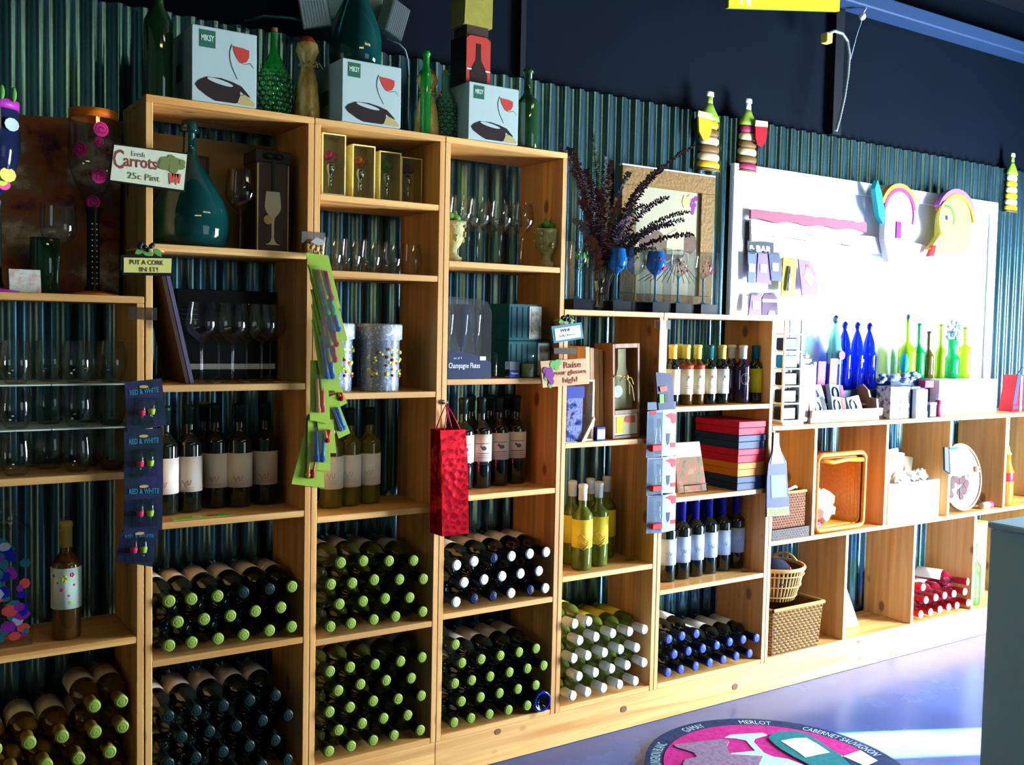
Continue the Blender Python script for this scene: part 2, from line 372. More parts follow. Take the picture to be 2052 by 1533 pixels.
# ------------------------------------------------------------------ bottles
def gl(name, col, see=0.0, rough=0.04):
    """bottle glass with wine inside: glossy body, partly see-through when see > 0"""
    if name in M: return
    m = bpy.data.materials.new(name); m.use_nodes = True; nt = m.node_tree; b = nt.nodes['Principled BSDF']; L = nt.links.new
    b.inputs['Base Color'].default_value = (*col, 1); b.inputs['Roughness'].default_value = rough
    b.inputs['Specular IOR Level'].default_value = 0.7
    if see:
        t = nt.nodes.new('ShaderNodeBsdfTransparent'); t.inputs[0].default_value = (*[min(1, c**0.5*1.15) for c in col], 1)
        ms = nt.nodes.new('ShaderNodeMixShader'); ms.inputs[0].default_value = see
        L(b.outputs[0], ms.inputs[1]); L(t.outputs[0], ms.inputs[2]); L(ms.outputs[0], nt.nodes['Material Output'].inputs[0])
    M[name] = m
gl('g_jug', (0.004, 0.060, 0.058), 0.42); gl('g_dark', (0.004, 0.008, 0.006)); gl('g_yel', (0.15, 0.14, 0.015), 0.4); gl('g_oliv', (0.035, 0.036, 0.006), 0.2)
gl('g_amber', (0.10, 0.045, 0.006), 0.3); gl('g_ygreen', (0.13, 0.17, 0.02), 0.35); gl('g_red', (0.20, 0.006, 0.02), 0.1); gl('g_purple', (0.02, 0.006, 0.03))
gl('g_green', (0.02, 0.40, 0.05), 0.45); gl('g_dkgreen', (0.015, 0.06, 0.02), 0.15); gl('g_blue', (0.003, 0.02, 0.60), 0.35); gl('g_teal', (0.03, 0.33, 0.30), 0.5)
gl('g_emer', (0.004, 0.25, 0.07), 0.35); gl('g_lime', (0.24, 0.36, 0.01), 0.45); gl('g_brown', (0.10, 0.075, 0.008), 0.35); gl('g_orange', (0.55, 0.15, 0.005), 0.3)
gl('g_seafoam', (0.22, 0.60, 0.46), 0.5); gl('g_gold', (0.40, 0.26, 0.05), 0.1, 0.12)
mat('cap_dark', (0.006, 0.02, 0.02), 0.35); mat('cap_green', (.21, .31, .045), 0.4); mat('cap_ring', (.42, .52, .24), 0.35); mat('cap_white', (0.80, 0.84, 0.86), 0.4)
mat('cap_blue', (.006, .008, .20), 0.3); mat('cap_bluetop', (.05, .08, .55), 0.3); mat('cap_red', (.42, .01, .02), 0.35); mat('cap_yel', (0.80, 0.62, 0.12), 0.4)
mat('cap_teal', (0.01, 0.10, 0.12), 0.4); mat('cap_gold', (0.42, 0.28, 0.06), 0.35); mat('cap_navy', (.008, .016, .06), 0.35)
mat('lab_yel', (0.85, 0.66, 0.05), 0.55); mat('lab_yelpic', (0.80, 0.34, 0.12), 0.55); mat('lab_cream', (0.80, 0.70, 0.48), 0.55); mat('lab_gold', (.62, .50, .01), 0.5)
mat('lab_blue', (.42, .52, .68), 0.5); mat('lab_tan', (0.60, 0.52, 0.36), 0.6); mat('lab_band', (.30, .04, .01), 0.5); mat('purple', (0.16, 0.01, 0.18), 0.5)
mat('lab_grey', (0.34, 0.33, 0.30), 0.6); mat('pinkred', (0.75, 0.03, 0.12), 0.5); mat('leaf', (0.10, 0.30, 0.06), 0.5); mat('lab_floral', (0.60, 0.78, 0.66), 0.5)
ST = {  # glass, capsule, capsule end, label, height, radius, neck start, capsule length
 'red':   dict(g='g_dark', c='cap_dark', e='cap_green', l='label_pink'),
 'redD':  dict(g='g_dark', c='cap_dark', e='cap_dark', l='label_pink'),
 'redB':  dict(g='g_dark', c='cap_dark', e='cap_navy', l='lab_grey'),
 'redK':  dict(g='g_dark', c='cap_dark', e='cap_dark', l='label_pink'),
 'redW':  dict(g='g_dark', c='cap_navy', e='cap_white', l='label_white'),
 'redN':  dict(g='g_dark', c='cap_navy', e='cap_bluetop', l='label_white'),
 'wht':   dict(g='g_oliv', c='cap_dark', e='cap_green', l='lab_grey'),
 'cream': dict(g='g_yel', c='cap_dark', e='cap_dark', l='label_white'),
 'amb':   dict(g='g_amber', c='cap_gold', e='cap_green', l='lab_tan'),
 'yelw':  dict(g='g_ygreen', c='cap_white', e='cap_white', l='lab_yel'),
 'blu':   dict(g='g_dark', c='cap_blue', e='cap_bluetop', l='lab_blue'),
 'rose':  dict(g='g_red', c='cap_red', e='cap_white', l='label_white'),
 'flor':  dict(g='g_amber', c='cap_gold', e='cap_gold', l='lab_floral'),
}
PC = {}
def bottle_profile(H, r, sh=0.63, nk=0.75, rn=0.0142):
    p = [(0, .004), (r*0.55, .0), (r*0.93, .0015), (r, .008), (r, H*sh)]
    for k in range(1, 7):
        t = k/6; p.append((rn+(r-rn)*(0.5+0.5*math.cos(PI*t))**0.8 if t < 1 else rn, H*(sh+(nk-sh)*t)))
    p += [(rn, H*0.955), (rn*1.12, H*0.96), (rn*1.12, H*0.985), (rn*0.9, H), (0, H)]
    return p
def bparts(style, H, r, lz, cl, lang, closed=True, sh=0.63, nk=0.75):
    key = (style, round(H, 3), round(r, 4), lz, cl, lang)
    if key in PC: return PC[key]
    s = ST[style]
    body = MB().lathe(bottle_profile(H, r, sh, nk), 20).mesh('bottle_glass', [s['g']])
    rn = 0.0142
    cap = MB().lathe([(rn+.0006, H-cl), (rn+.0012, H-cl), (rn+.0012, H*0.955), (rn*1.12+.001, H*0.96), (rn*1.12+.001, H*.985), (rn*1.0, H+.0008), (rn*0.8, H+.0012)], 16).mesh('capsule', [s['c']])
    end = MB().lathe([(rn*1.12+.0011, H*.992), (rn*1.0, H+.0011), (rn*.80, H+.0021), (rn*.72, H+.0016), (rn*.66, H+.0016), (rn*.60, H+.0022), (rn*.25, H+.0022), (0, H+.0018)], 16).mesh('capsule_end', [s['e']])
    a = lang/2
    lab = MB().lathe([(r+.0005, H*lz[0]), (r+.0008, H*lz[0]), (r+.0008, H*lz[1]), (r+.0005, H*lz[1])], 16, a0=-PI/2-a, a1=-PI/2+a).mesh('label', [s['l']])
    PC[key] = (body, cap, end, lab); return PC[key]
def bottle(style, label, loc, R3=(0, 0, 0), group=None, H=0.30, r=0.0365, lz=(0.20, 0.53), cl=0.052, lang=PI*1.05, extra=None, name='wine_bottle', lab=True):
    b_, c_, e_, l_ = bparts(style, H, r, lz, cl, lang)
    o = put(name, b_, None, loc, R3, label=label, cat='bottle', group=group)
    put('capsule', c_, o); put('capsule_end', e_, o)
    if lab: put('label', l_, o)
    if extra: extra(o)
    return o
CELLX = [(-.54, -.022), (.0185, .4432), (.4817, .87), (.9085, 1.3365), (1.375, 1.7825), (1.821, 2.3675), (3.3556, 3.805)]
LIE = (Matrix.Rotation(PI/2, 4, 'X') @ Matrix.Rotation(PI, 4, 'Z'))
def lie(style, label, u, v, zs, group, H=0.283, r=0.0355, yc=-0.012, jit=0.012, x=None, z=None, yaw=0.0):
    p = py(u, v, yc) if x is None else Vector((x, yc, z))
    p.z = max(p.z, zs+r+0.001)
    for a_, b_ in CELLX:
        if a_-.03 < p.x < b_+.03: p.x = min(max(p.x, a_+r+.005), b_-r-.005)
    R = Matrix.Rotation(yaw+random.uniform(-jit, jit), 4, 'Z') @ Matrix.Rotation(random.uniform(-.006, .006), 4, 'X') @ LIE
    ax = R.to_3x3() @ Vector((0, 0, 1))
    return bottle(style, label, p-ax*H, R.to_euler(), group, H=H, r=r, lz=(0.14, 0.50), cl=0.055)
def stack(rows, place, desc, group, zs, style, alt=None, **k):
    """rows from the bottom up, each a list of picture points of the capsule ends"""
    n = len(rows)
    names = {0: 'bottom row'}
    for i, row in enumerate(rows):
        rn_ = 'bottom row' if i == 0 else ('top row' if i == n-1 else ORD[i]+' row up')
        for j, q in enumerate(row):
            st = style; d = desc
            if len(q) > 2 and alt: st, d = alt[q[2]]
            lie(st, f'{d} in {place}, {rn_}, {ORD[j]} from left', q[0], q[1], zs, group, **k)
# tall unit on the left, fourth and fifth bays
stack([[(330,1296),(384,1288),(437,1281),(488,1273),(540,1264),(587,1256)],
       [(356,1247),(409,1241.5),(462,1234.5),(512,1225.5),(563,1218)],
       [(330,1206.5),(383.5,1201),(436,1195,),(488,1188,'d'),(540,1181,'d'),(592,1175)]],
      'bin left of the green cards', 'green-ended dark bottle', 'green-ended dark bottles lying in a bin', 0.529, 'red', {'d': ('redD', 'dark-ended bottle')})
rows = []
for k in range(4):
    z = ZB+0.0365+k*0.0655; nrow = 6 if k % 2 == 1 else 5
    rows.append([(0.063+0.0755*i+(0 if nrow == 6 else 0.0375)-(0.006), z) for i in range(nrow)])
for k, row in enumerate(rows):
    for i, (x, z) in enumerate(row):
        if x > 0.43: continue
        nm = ['bottom row', 'second row up', 'third row up', 'top row'][k]
        lie('redK', f'black bottle in the bottom bin of black capsules, {nm}, {ORD[i]} from left', 0, 0, ZB, 'dark bottles in the bottom bin', x=x, z=z, yc=-0.005, H=0.275)
# far-left unit bottom bay: amber bottles
k = 0
for k in range(4):
    nrow = 5
    for i in range(nrow):
        x = -0.355+0.0765*i+(0.0 if k % 2 else -0.038)-0.004; z = ZB+0.0375+k*0.0655
        if k == 3 and i > 2: z -= 0.0
        if k == 3: x += 0.0
        nm = ['bottom row', 'second row up', 'third row up', 'top row'][k]
        front = (k == 3 and i >= 3)
        lie('amb', f'amber wine bottle in the far-left bottom bin, {nm}, {ORD[i]} from left', 0, 0, ZB, 'amber bottles in the far-left bin', x=x, z=z, yc=-0.008 if not front else -0.02, H=0.275, jit=0.02)
for i in range(2):
    lie('amb', f'amber bottle lying on top of the far-left pile, {["left", "right"][i]} one', 0, 0, ZB, 'amber bottles in the far-left bin', x=-0.130+0.078*i, z=ZB+0.0375+4*0.0655, yc=-0.012, H=0.275)
# middle tall unit
stack([[(660,1257),(703.6,1250),(749,1242.5),(792.5,1236),(848.6,1226)],[(680.5,1211),(727.5,1205.5),(771.7,1200),(821,1198)],
       [(662,1171.7),(706,1169),(750,1162.5),(801,1161.7),(849.5,1160.5)],[(683,1128),(728.4,1124.5),(780,1124.5),(829,1123.7)]],
      'bin under the yellow-green bottles', 'olive white-wine bottle', 'green-ended olive bottles lying in a bin', 0.513, 'wht')
stack([[(652.8,1508),(703.6,1496),(748,1484.7),(789.7,1474.4),(842.5,1464)],[(678.6,1464),(725.8,1450.6),(768.9,1440.3),(817,1434)],
       [(654.4,1428.6),(701.4,1418),(748,1405.6),(797.8,1401.4),(844.4,1395)],[(677.8,1384.7),(722.5,1372),(774,1364.4),(824.4,1359.7)],
       [(657,1346.7),(701.7,1337.8),(751.4,1332),(803,1325.8),(845.8,1318)]],
      'bottom bin of middle unit', 'olive white-wine bottle', 'green-ended olive bottles in the bottom bin', ZB, 'wht')
# right tall unit
stack([[(910,1208),(950,1200,'b'),(988,1195,'b'),(1024.7,1189),(1062.5,1182.8,'b'),(1098.3,1178.6)],
       [(930.5,1167.6),(970.6,1161.8),(1006.5,1155),(1043.6,1149.8),(1080.3,1144.6)],
       [(909.5,1133.7),(950.5,1125.4),(989.3,1118.8,'b'),(1025.8,1114.8),(1062,1110),(1099.5,1106)]],
      'bin right of the red bag', 'white-ended dark bottle', 'white-ended dark bottles lying in a bin', 0.529, 'redW', {'b': ('redB', 'blue-ended dark bottle')})
stack([[(904.4,1450),(944,1440),(980.8,1432),(1019.4,1423.6),(1057,1417)],[(925,1406.4),(963.3,1398),(1001.4,1389.7),(1038.3,1381.4),(1074,1373.6)],
       [(906.7,1371.4),(945.8,1364),(982.5,1356.4),(1021.4,1347.8),(1057.2,1340.3),(1093.6,1333.6)],[(925.8,1329),(964.7,1321.7),(1003,1314.4),(1040.6,1307.5),(1074.7,1300.3)],
       [(907.2,1293.3)]],
      'bottom bin of right tall unit', 'dark bottle', 'green-ended dark bottles in the bottom bin', ZB, 'red')
p = py(1091, 1405, -0.008)
o = ob('wine_bottle', MB().lathe([(0, .022), (.012, .018), (.024, .004), (.031, 0), (.037, .006), (.037, .19), (.02, .22), (.0145, .235), (.0145, .27), (0, .27)], 24), 'g_dark', None, (1.2965, -0.010, ZB+.0375), (-PI/2, 0, 0),
       label='dark bottle lying base-out at the right of the bottom bin', cat='bottle')
ob('base_ring', MB().lathe([(.0285, .0005), (.031, -.0012), (.0345, .0012), (.035, .003)], 24), 'g_blue', o)
# waist-high unit under the eucalyptus
stack([[(1144.3,1396),(1177.5,1387.7),(1209.6,1379.7),(1241.8,1372.4),(1273.5,1365.6)],[(1160.4,1356),(1193.3,1348.5),(1226,1340.7),(1257,1334),(1290.8,1328.5)],
       [(1145.6,1321),(1178,1314.4),(1211.4,1308.6),(1243.8,1302),(1276,1298.8)],[(1162,1284),(1194.5,1277),(1228,1270),(1262,1266.4),(1291.8,1262)],[(1146.3,1251.8),(1180,1245.7)]],
      'bin with white capsules', 'green-glass white-capsuled bottle', 'white-capsuled bottles lying in a bin', ZB, 'yelw', yc=-0.022, H=0.29)
stack([[(1336.4,1348.8),(1365,1342),(1394.3,1335.4),(1422.9,1328.5),(1450,1322.4),(1476,1315.6),(1502.5,1310)],
       [(1351.5,1312),(1380,1305.4),(1409,1300.5),(1437,1294),(1463,1287),(1489.9,1282),(1518.6,1278.6)],[(1338.3,1281.8),(1367.3,1275),(1396,1270.5)]],
      'bin of blue capsules', 'blue-capped dark bottle', 'blue-capped dark bottles lying in a bin', ZB, 'redN')
# red bottles in the lower cubbies
stack([[(1846,1231),(1865.4,1226.7),(1884.4,1221.7),(1902,1217),(1918.6,1213.7),(1944,1207.7)],[(1856.7,1202.7),(1876,1197.7),(1894,1193.4),(1912.6,1190),(1934.3,1186)],[(1851,1177)]],
      'far-right cubby', 'red-capsuled rose bottle', 'red bottles lying in the far-right cubby', ZB, 'rose', r=0.0345)
R = Matrix.Rotation(0.30, 4, 'Z') @ LIE; ax = R.to_3x3() @ Vector((0, 0, 1)); tipp = py(1940, 1166, -0.02)
bottle('rose', 'red bottle with white label lying slanted on top of the rose bottle pile', tipp-ax*0.29, R.to_euler(), 'red bottles lying in the far-right cubby', H=0.29, lz=(.2, .6))

# ---- standing bottles
def stand(style, label, u, vb, z, group, dy=None, **k):
    r = k.get('r', 0.0365)
    p = pz(u, vb, z); p += Vector((0.02, r, 0))
    p.y = min(p.y, D-r-0.004) if dy is None else dy
    if dy is not None:
        q = py(u, vb, dy); p.x = q.x
    p.z = z+0.0006
    return bottle(style, label, p, (0, 0, -0.35), group, **k)
def squiggle(m, z0=0.08, w=0.030, rad=0.0376):
    def f(o):
        mb = MB(); pts = []
        for i in range(12):
            a = -PI/2-0.45+0.9*i/14; pts.append((rad*math.cos(a), rad*math.sin(a), z0+0.008*math.sin(i*1.25)+0.003*math.sin(i*2.9)))
        mb.tube(pts, 0.0006, 4)
        for k in range(3):
            pts = [(rad*math.cos(-PI/2-0.5+i*0.1), rad*math.sin(-PI/2-0.5+i*0.1), z0-0.013-0.005*k) for i in range(11)]
            mb.tube(pts, 0.0003, 3)
        ob('print', mb, m, o)
    return f
for i, (u, dy) in enumerate(((330, .12), (378, .135), (432, .17), (479, .15), (530, .165))):
    stand('redD', f'dark bottle with blank pale label in the bay of upright reds, {ORD[i]} from left', u, 1010, 0.899, 'upright dark bottles with pale labels', dy, extra=squiggle('ink_red', .085))
stand('red', 'dark pale-labelled bottle standing behind, between the second and third upright reds', 409, 1005, 0.899, 'upright dark bottles with pale labels', 0.213)
for i, (u, dy) in enumerate(((663, .13), (699, .145), (738, .155))):
    stand('cream', f'yellow-green bottle with white label beside the green cards, {ORD[i]} from left', u, 1002, 0.876, 'upright yellow-green bottles', dy, extra=squiggle('ink_grey', .10))
mat('stamp', (0.10, 0.12, 0.18), 0.6)
def wolf(o):
    mb = MB(); 
    for k, (z, a) in enumerate(((.150, .62), (.117, .60), (.110, .55), (.103, .6), (.088, .5), (.082, .5))):
        pts = [(.0377*math.cos(-PI/2-a+i*a/5), .0377*math.sin(-PI/2-a+i*a/5), z) for i in range(11)]; mb.tube(pts, .0011 if k in (0, 1) else .0005, 4)
    mb.ball((0.004, -.0372, .134), .009, 8, 6, sc=(1, .1, .8)); mb.ball((-.006, -.0372, .140), .004, 6, 4, sc=(1, .1, 1.3))
    ob('print', mb, 'stamp', o)
for i, (u, dy) in enumerate(((926, .12), (962, .125), (997, .14), (1031, .15))):
    stand('redD', f'black-capped bottle with printed white label near the red bag, {ORD[i]} from left', u, 965, 0.901, 'upright dark bottles with printed labels', dy, lz=(.30, .60), extra=wolf)
for i, (u, dy) in enumerate(((941, .215), (978, .22), (1014, .222))):
    stand('redD', f'dark bottle standing in the rear row behind the printed-label bottles, {ORD[i]} from left', u, 960, 0.901, 'upright dark bottles with printed labels', dy, lab=False)
def yelpic(o):
    mb = MB()
    for k in range(3):
        pts = [(.0377*math.cos(-PI/2-.7+i*.1), .0377*math.sin(-PI/2-.7+i*.1), .118-.016*k+.010*math.sin(i*.5+k)) for i in range(12)]; mb.tube(pts, .0014, 4)
    ob('print', mb, 'lab_yelpic', o)
YP = (((1165, .065), 'left front'), ((1197, .085), 'right front'), ((1144, .15), 'far left rear'), ((1180, .165), 'middle rear'), ((1212, .175), 'right rear'))
for (u, dy), nm in YP:
    stand('yelw', f'yellow-labelled white wine bottle with white capsule standing in its bay, {nm}', u, 1115, 0.591, 'upright yellow-labelled bottles', dy, lz=(.27, .60), cl=.055, extra=yelpic if dy < .1 else None)
for i, u in enumerate((1334, 1363, 1390, 1417, 1444, 1471)):
    stand('blu', f'dark bottle with pale blue label and blue capsule, {ORD[i]} from left of its row', u, 1150, 0.4877, 'upright bottles with blue capsules', 0.10+0.006*i, lz=(.22, .55), cl=.085, extra=squiggle('stamp', .11))
for i, u in enumerate((1350, 1380, 1408, 1436)):
    stand('blu', f'dark blue-capped bottle in the rear row behind the pale blue labels, {ORD[i]} from left', u, 1150, 0.4877, 'upright bottles with blue capsules', 0.20, lab=False, cl=.085)
# half bottles over the coloured boxes
ST['h1'] = dict(g='g_dark', c='cap_yel', e='cap_yel', l='label_white'); ST['h2'] = dict(g='g_amber', c='cap_yel', e='cap_yel', l='lab_cream')
ST['h3'] = dict(g='g_dark', c='cap_teal', e='cap_teal', l='lab_cream'); ST['h4'] = dict(g='g_purple', c='cap_white', e='cap_white', l='purple'); ST['h5'] = dict(g='g_dark', c='cap_teal', e='cap_teal', l='lab_gold')
def leafmark(o):
    ob('print', MB().ball((0.002, -.0295, .105), .006, 7, 5, sc=(1, .12, 1)).ball((-.004, -.0297, .096), .004, 6, 4, sc=(1, .12, 1.4)).box(-.012, -.0304, .070, .012, -.0302, .072).box(-.012, -.0304, .062, .010, -.0302, .064), 'ink_grey', o)
def band(o):
    ob('neck_band', MB().lathe([(.0296, .137), (.0299, .137), (.0299, .152), (.0296, .152)], 14, a0=-PI, a1=0), 'lab_band', o); leafmark(o)
def ring(o):
    mb = MB()
    for s_ in (1, .72): mb.tube([(.0001+.017*s_*math.cos(a*PI/8), -.0300+.0055*abs(math.cos(a*PI/8)), .095+.022*s_*math.sin(a*PI/8)) for a in range(17)], .0007, 4)
    ob('print', mb, 'lab_blue', o)
HB = [('h1', 1345.5, 'yellow-capped dark half bottle with white label, leftmost over the coloured boxes', None), ('h2', 1372, 'amber half bottle with yellow cap and red-banded cream label, left of two', band),
      ('h2', 1395, 'amber half bottle with yellow cap and red-banded cream label, right of two', band), ('h3', 1419, 'half bottle with dark cap and cream label among the yellow-capped ones', leafmark),
      ('h1', 1444, 'yellow-capped dark half bottle with white label beside the purple bottles', leafmark), ('h4', 1464, 'purple half bottle with white cap, left one, further back', None),
      ('h4', 1486, 'purple half bottle with white cap and printed blue oval', ring), ('h5', 1511, 'half bottle with dark teal cap and bright yellow label, rightmost', None)]
for st, u, lb, ex in HB:
    stand(st, lb, u, 806, 1.1596, 'half bottles over the coloured boxes', 0.07 if u != 1464 else 0.125, H=.225, r=.0288, lz=(.18, .60), cl=.052, extra=ex, lab=st != 'h4')
stand('h1', 'yellow-capped half bottle in the rear, behind the two leftmost ones', 1357, 806, 1.1596, 'half bottles over the coloured boxes', 0.15, H=.225, r=.0288, lz=(.18, .60), cl=.052)
# rose bottle with flowered label, far left
mat('flower_pink', (0.80, 0.04, 0.20), 0.5); mat('flower_yel', (0.65, 0.72, 0.08), 0.5)
def floral(o):
    for m_, pts in (('flower_pink', ((-.7, .17, .004), (.55, .172, .0055), (-.1, .134, .005), (.35, .118, .003), (-.4, .152, .003), (.7, .145, .003))), ('flower_yel', ((.05, .163, .0085), (-.6, .125, .004), (.45, .100, .004)))):
        mb = MB()
        for a, z, r in pts:
            c = (.0374*math.sin(a), -.0374*math.cos(a), z)
            for k in range(5): mb.ball((c[0]+r*.7*math.cos(k*1.256)*math.cos(a), c[1]+r*.7*math.cos(k*1.256)*math.sin(a), c[2]+r*.7*math.sin(k*1.256)), r*.5, 6, 4, sc=(1, .35, 1))
        ob('flower_print', mb, m_, o)
stand('flor', 'amber wine bottle with flowered label standing alone at the far left', 133, 1275, 0.602, None, 0.085, H=.305, lz=(.27, .62), cl=.065, extra=floral)

# ------------------------------------------------------------------ glassware
glass('clear', (0.97, 0.98, 0.97), 0.02, 0.05, 0.65, (0.55, 0.60, 0.58)); glass('plastic', (0.94, 0.96, 0.97), 0.06, 0.09, 0.7, (0.6, 0.64, 0.66))
glass('film', (0.90, 0.92, 0.93), 0.16, 0.03, 0.25, (0.7, 0.72, 0.74)); glass('teal_glass', (0.16, 0.66, 0.62), 0.05, 0.16, 0.5, (0.02, 0.26, 0.25))
glass('green_glass', (0.12, 0.62, 0.22), 0.03, 0.10, 0.6, (0.01, 0.25, 0.06)); glass('sea_glass', (0.42, 0.82, 0.66), 0.03, 0.12, 0.65, (0.10, 0.42, 0.32))
def wine_glass_prof(h, rb, rf, bowl=0.5, rim=0.8):
    zb = h*(1-bowl)
    p = [(0.0, 0.0), (rf, 0.0), (rf, 0.0015), (rf*0.6, 0.004), (0.006, 0.011), (0.0036, 0.02), (0.0034, zb*0.75), (0.005, zb)]
    for k in range(1, 9):
        t = k/8; p.append((rb*math.sin(PI/2*min(1, t*1.9))*(1-(1-rim)*max(0, (t-.5)/.5)**1.4)+0.002, zb+(h-zb)*(0.06*k/8+0.94*t**1.25)))
    return p
WG = {}
def wine_glass(label, u, v, z, group, dy, h=0.21, rb=0.038, rf=0.034, bowl=0.5, rim=0.78, name='wine_glass', cat='glass', x=None, m='clear'):
    k = (h, rb, rf, bowl, rim, m)
    if k not in WG: WG[k] = MB().lathe(wine_glass_prof(h, rb, rf, bowl, rim), 24).mesh('wine_glass', [m])
    q = py(u, v, dy); return put(name, WG[k], None, (q.x if x is None else x, dy, z+.0006), label=label, cat=cat, group=group)
# bay of etched glasses in front of a dark gift box
for i, (u, dy) in enumerate(((404, .055), (466, .05), (524, .06))):
    wine_glass(f'clear stemmed wine glass before the dark gift box, front row, {ORD[i]} from left', u, 760, 1.266, 'wine glasses before the dark gift box', dy, h=.222, rb=.043)
for i, (u, dy) in enumerate(((438, .14), (494, .145), (541, .15))):
    wine_glass(f'clear stemmed wine glass before the dark gift box, rear row, {ORD[i]} from left', u, 755, 1.266, 'wine glasses before the dark gift box', dy, h=.222, rb=.043)
wine_glass('tall clear wine glass right of the teal demijohn', 482, 490, 1.637, None, .09, h=.225, rb=.042, bowl=.52)
for i, (u, dy) in enumerate(((920, .05), (958, .05), (1002, .055), (1045, .06))):
    wine_glass(f'clear tasting glass between the stone urns, front row, {ORD[i]} from left', u, 528, 1.640, 'tasting glasses between the urns', dy, h=.207, rb=.037)
for i, (u, dy) in enumerate(((938, .14), (980, .145), (1022, .15))):
    wine_glass(f'clear tasting glass between the stone urns, rear row, {ORD[i]} from left', u, 528, 1.640, 'tasting glasses between the urns', dy, h=.207, rb=.037)
def tumbler_prof(h, r, rim=0.8): return [(0, .004), (r*.45, .002), (r*.6, 0), (r*.66, .003)]+[(r*(.66+.34*math.sin(PI/2*min(1, t*2.1)))*(1-(1-rim)*max(0, (t-.45)/.55)**1.3), .003+(h-.003)*t) for t in [k/9 for k in range(1, 10)]]
tm = MB().lathe(tumbler_prof(.098, .034), 22).mesh('tumbler', ['clear'])
for i, (u, dy) in enumerate(((664, .05), (703, .05), (742, .055), (783, .06), (823, .07), (684, .14), (724, .145), (766, .15))):
    q = py(u, 545, dy); row, j = ('front', i) if i < 5 else ('rear', i-5)
    put('stemless_glass', tm, None, (q.x, dy, 1.5916), label=f'small clear stemless glass under the yellow gift boxes, {row} row, {ORD[j]} from left', cat='glass', group='small stemless glasses')
tm = MB().lathe(tumbler_prof(.107, .0385), 24).mesh('tumbler', ['clear'])
mat('sheet_edge', (.50, .62, .56), 0.6)
lev = [(1.041, 'bottom'), (1.041+.118, 'middle'), (1.041+.230, 'top')]
for zi, (z, nm) in enumerate(lev):
    if zi:
        for k, (a, b_) in enumerate(((-.54, -.226), (-.223, -.025))):
            tag(ob('divider_sheet', MB().box(a, .012, z-.0035, b_, .235, z), 'sheet_edge'), f'thin pale sheet between glass tiers, {nm} tier, {["left", "right"][k]} one', 'sheet', 'sheets between the stemless glasses')
    for i, (x, dy) in enumerate(((-.41, .062), (-.300, .055), (-.155, .062), (-.071, .064), (-.355, .140), (-.208, .15), (-.11, .16), (-.45, .168))):
        row, j = ('front', i) if i < 4 else ('rear', i-4)
        put('stemless_glass', tm, None, (x, dy, z+.0006), label=f'round stemless glass in the far-left bay, {nm} tier, {row} row, {ORD[j]} from left', cat='glass', group='round stemless glasses in tiers')
# clear goblet and painted giant glasses on the far-left unit
wine_glass('large clear goblet before the abstract painting', 117, 585, 1.498, None, .06, h=.226, rb=.042, rf=.034, bowl=.50, rim=.95)
mat('orange', (0.72, 0.16, 0.01), 0.35); mat('hotpink', (0.72, 0.02, 0.22), 0.4); mat('violet', (0.42, 0.03, 0.36), 0.4); mat('dotwhite', (0.8, 0.8, 0.8), 0.4); mat('navy_gloss', (0.01, 0.015, 0.05), 0.08)
def giant(label, u, dy, h, rb, rimm, bowlm, stemm, footm, dots):
    q = py(u, 585, dy); t = thing('painted_wine_glass', label, 'glass', 'giant painted wine glasses', (q.x, dy, 1.4986))
    zb = h*.48
    bp = [(.008, zb)]+[(rb*(math.sin(PI/2*min(1, (k/12)*1.6))**.9)*(1-.10*max(0, (k/12-.6)/.4)), zb+(h-zb)*(k/12)**1.15) for k in range(1, 13)]
    ob('bowl', MB().lathe(bp, 28), bowlm, t)
    r_ = bp[-1][0]; ob('rim', MB().lathe([(r_+.001, h-.022), (r_+.003, h-.022), (r_+.003, h), (r_-.002, h), (r_-.002, h-.022)], 28), rimm, t)
    st = ob('stem', MB().lathe([(.022, .008), (.016, .03), (.0155, zb*.9), (.020, zb)], 16), stemm, t)
    mb = MB()
    for k in range(12):
        for a in (-1.9, -1.2): mb.ball((.0165*math.cos(a), .0165*math.sin(a), .03+k*.014), .0022, 6, 4)
    ob('dots', mb, 'dotwhite', st)
    ob('foot', MB().lathe([(0, 0), (.062, 0), (.062, .003), (.03, .008), (.018, .012), (0, .012)], 24), footm, t)
    return t, bp
t, bp = giant('giant painted wine glass with orange rim and pink roses', 187, .085, .475, .062, 'orange', 'clear', 'black', 'orange', 1)
def rat(z): 
    for i in range(len(bp)-1):
        if bp[i][1] <= z <= bp[i+1][1]: f = (z-bp[i][1])/(bp[i+1][1]-bp[i][1]); return bp[i][0]+(bp[i+1][0]-bp[i][0])*f
    return bp[-1][0]
for a, z, s_ in ((-1.45, .420, .019), (-2.25, .366, .019), (-1.50, .302, .018), (-1.75, .240, .017), (-1.55, .388, .012), (-.8, .36, .015)):
    mb = MB(); r_ = rat(z)+.002; T4 = Matrix.Translation((r_*math.cos(a), r_*math.sin(a), z)) @ Matrix.Rotation(a+PI/2, 4, 'Z')
    for k, q in enumerate((1, .75, .5, .25)):
        mb.prism(poly_disc(0, 0, s_*q, 12), -.0008*k-.001, .001, 0, T4)
    ro = ob('painted_rose', mb, 'hotpink', t)
    mb = MB(); pts = [(s_*(.2+.06*i)*math.cos(i*.8), -.005, s_*(.2+.06*i)*math.sin(i*.8)) for i in range(14)]
    mb.tube([T4 @ Vector(p) for p in pts], .0008, 4); ob('rose_swirl', mb, 'black', ro)
t, bp = giant('giant painted wine glass with purple rim and dark bowl, cut by picture edge', -10, .07, .466, .060, 'violet', 'navy_gloss', 'black', 'violet', 1)
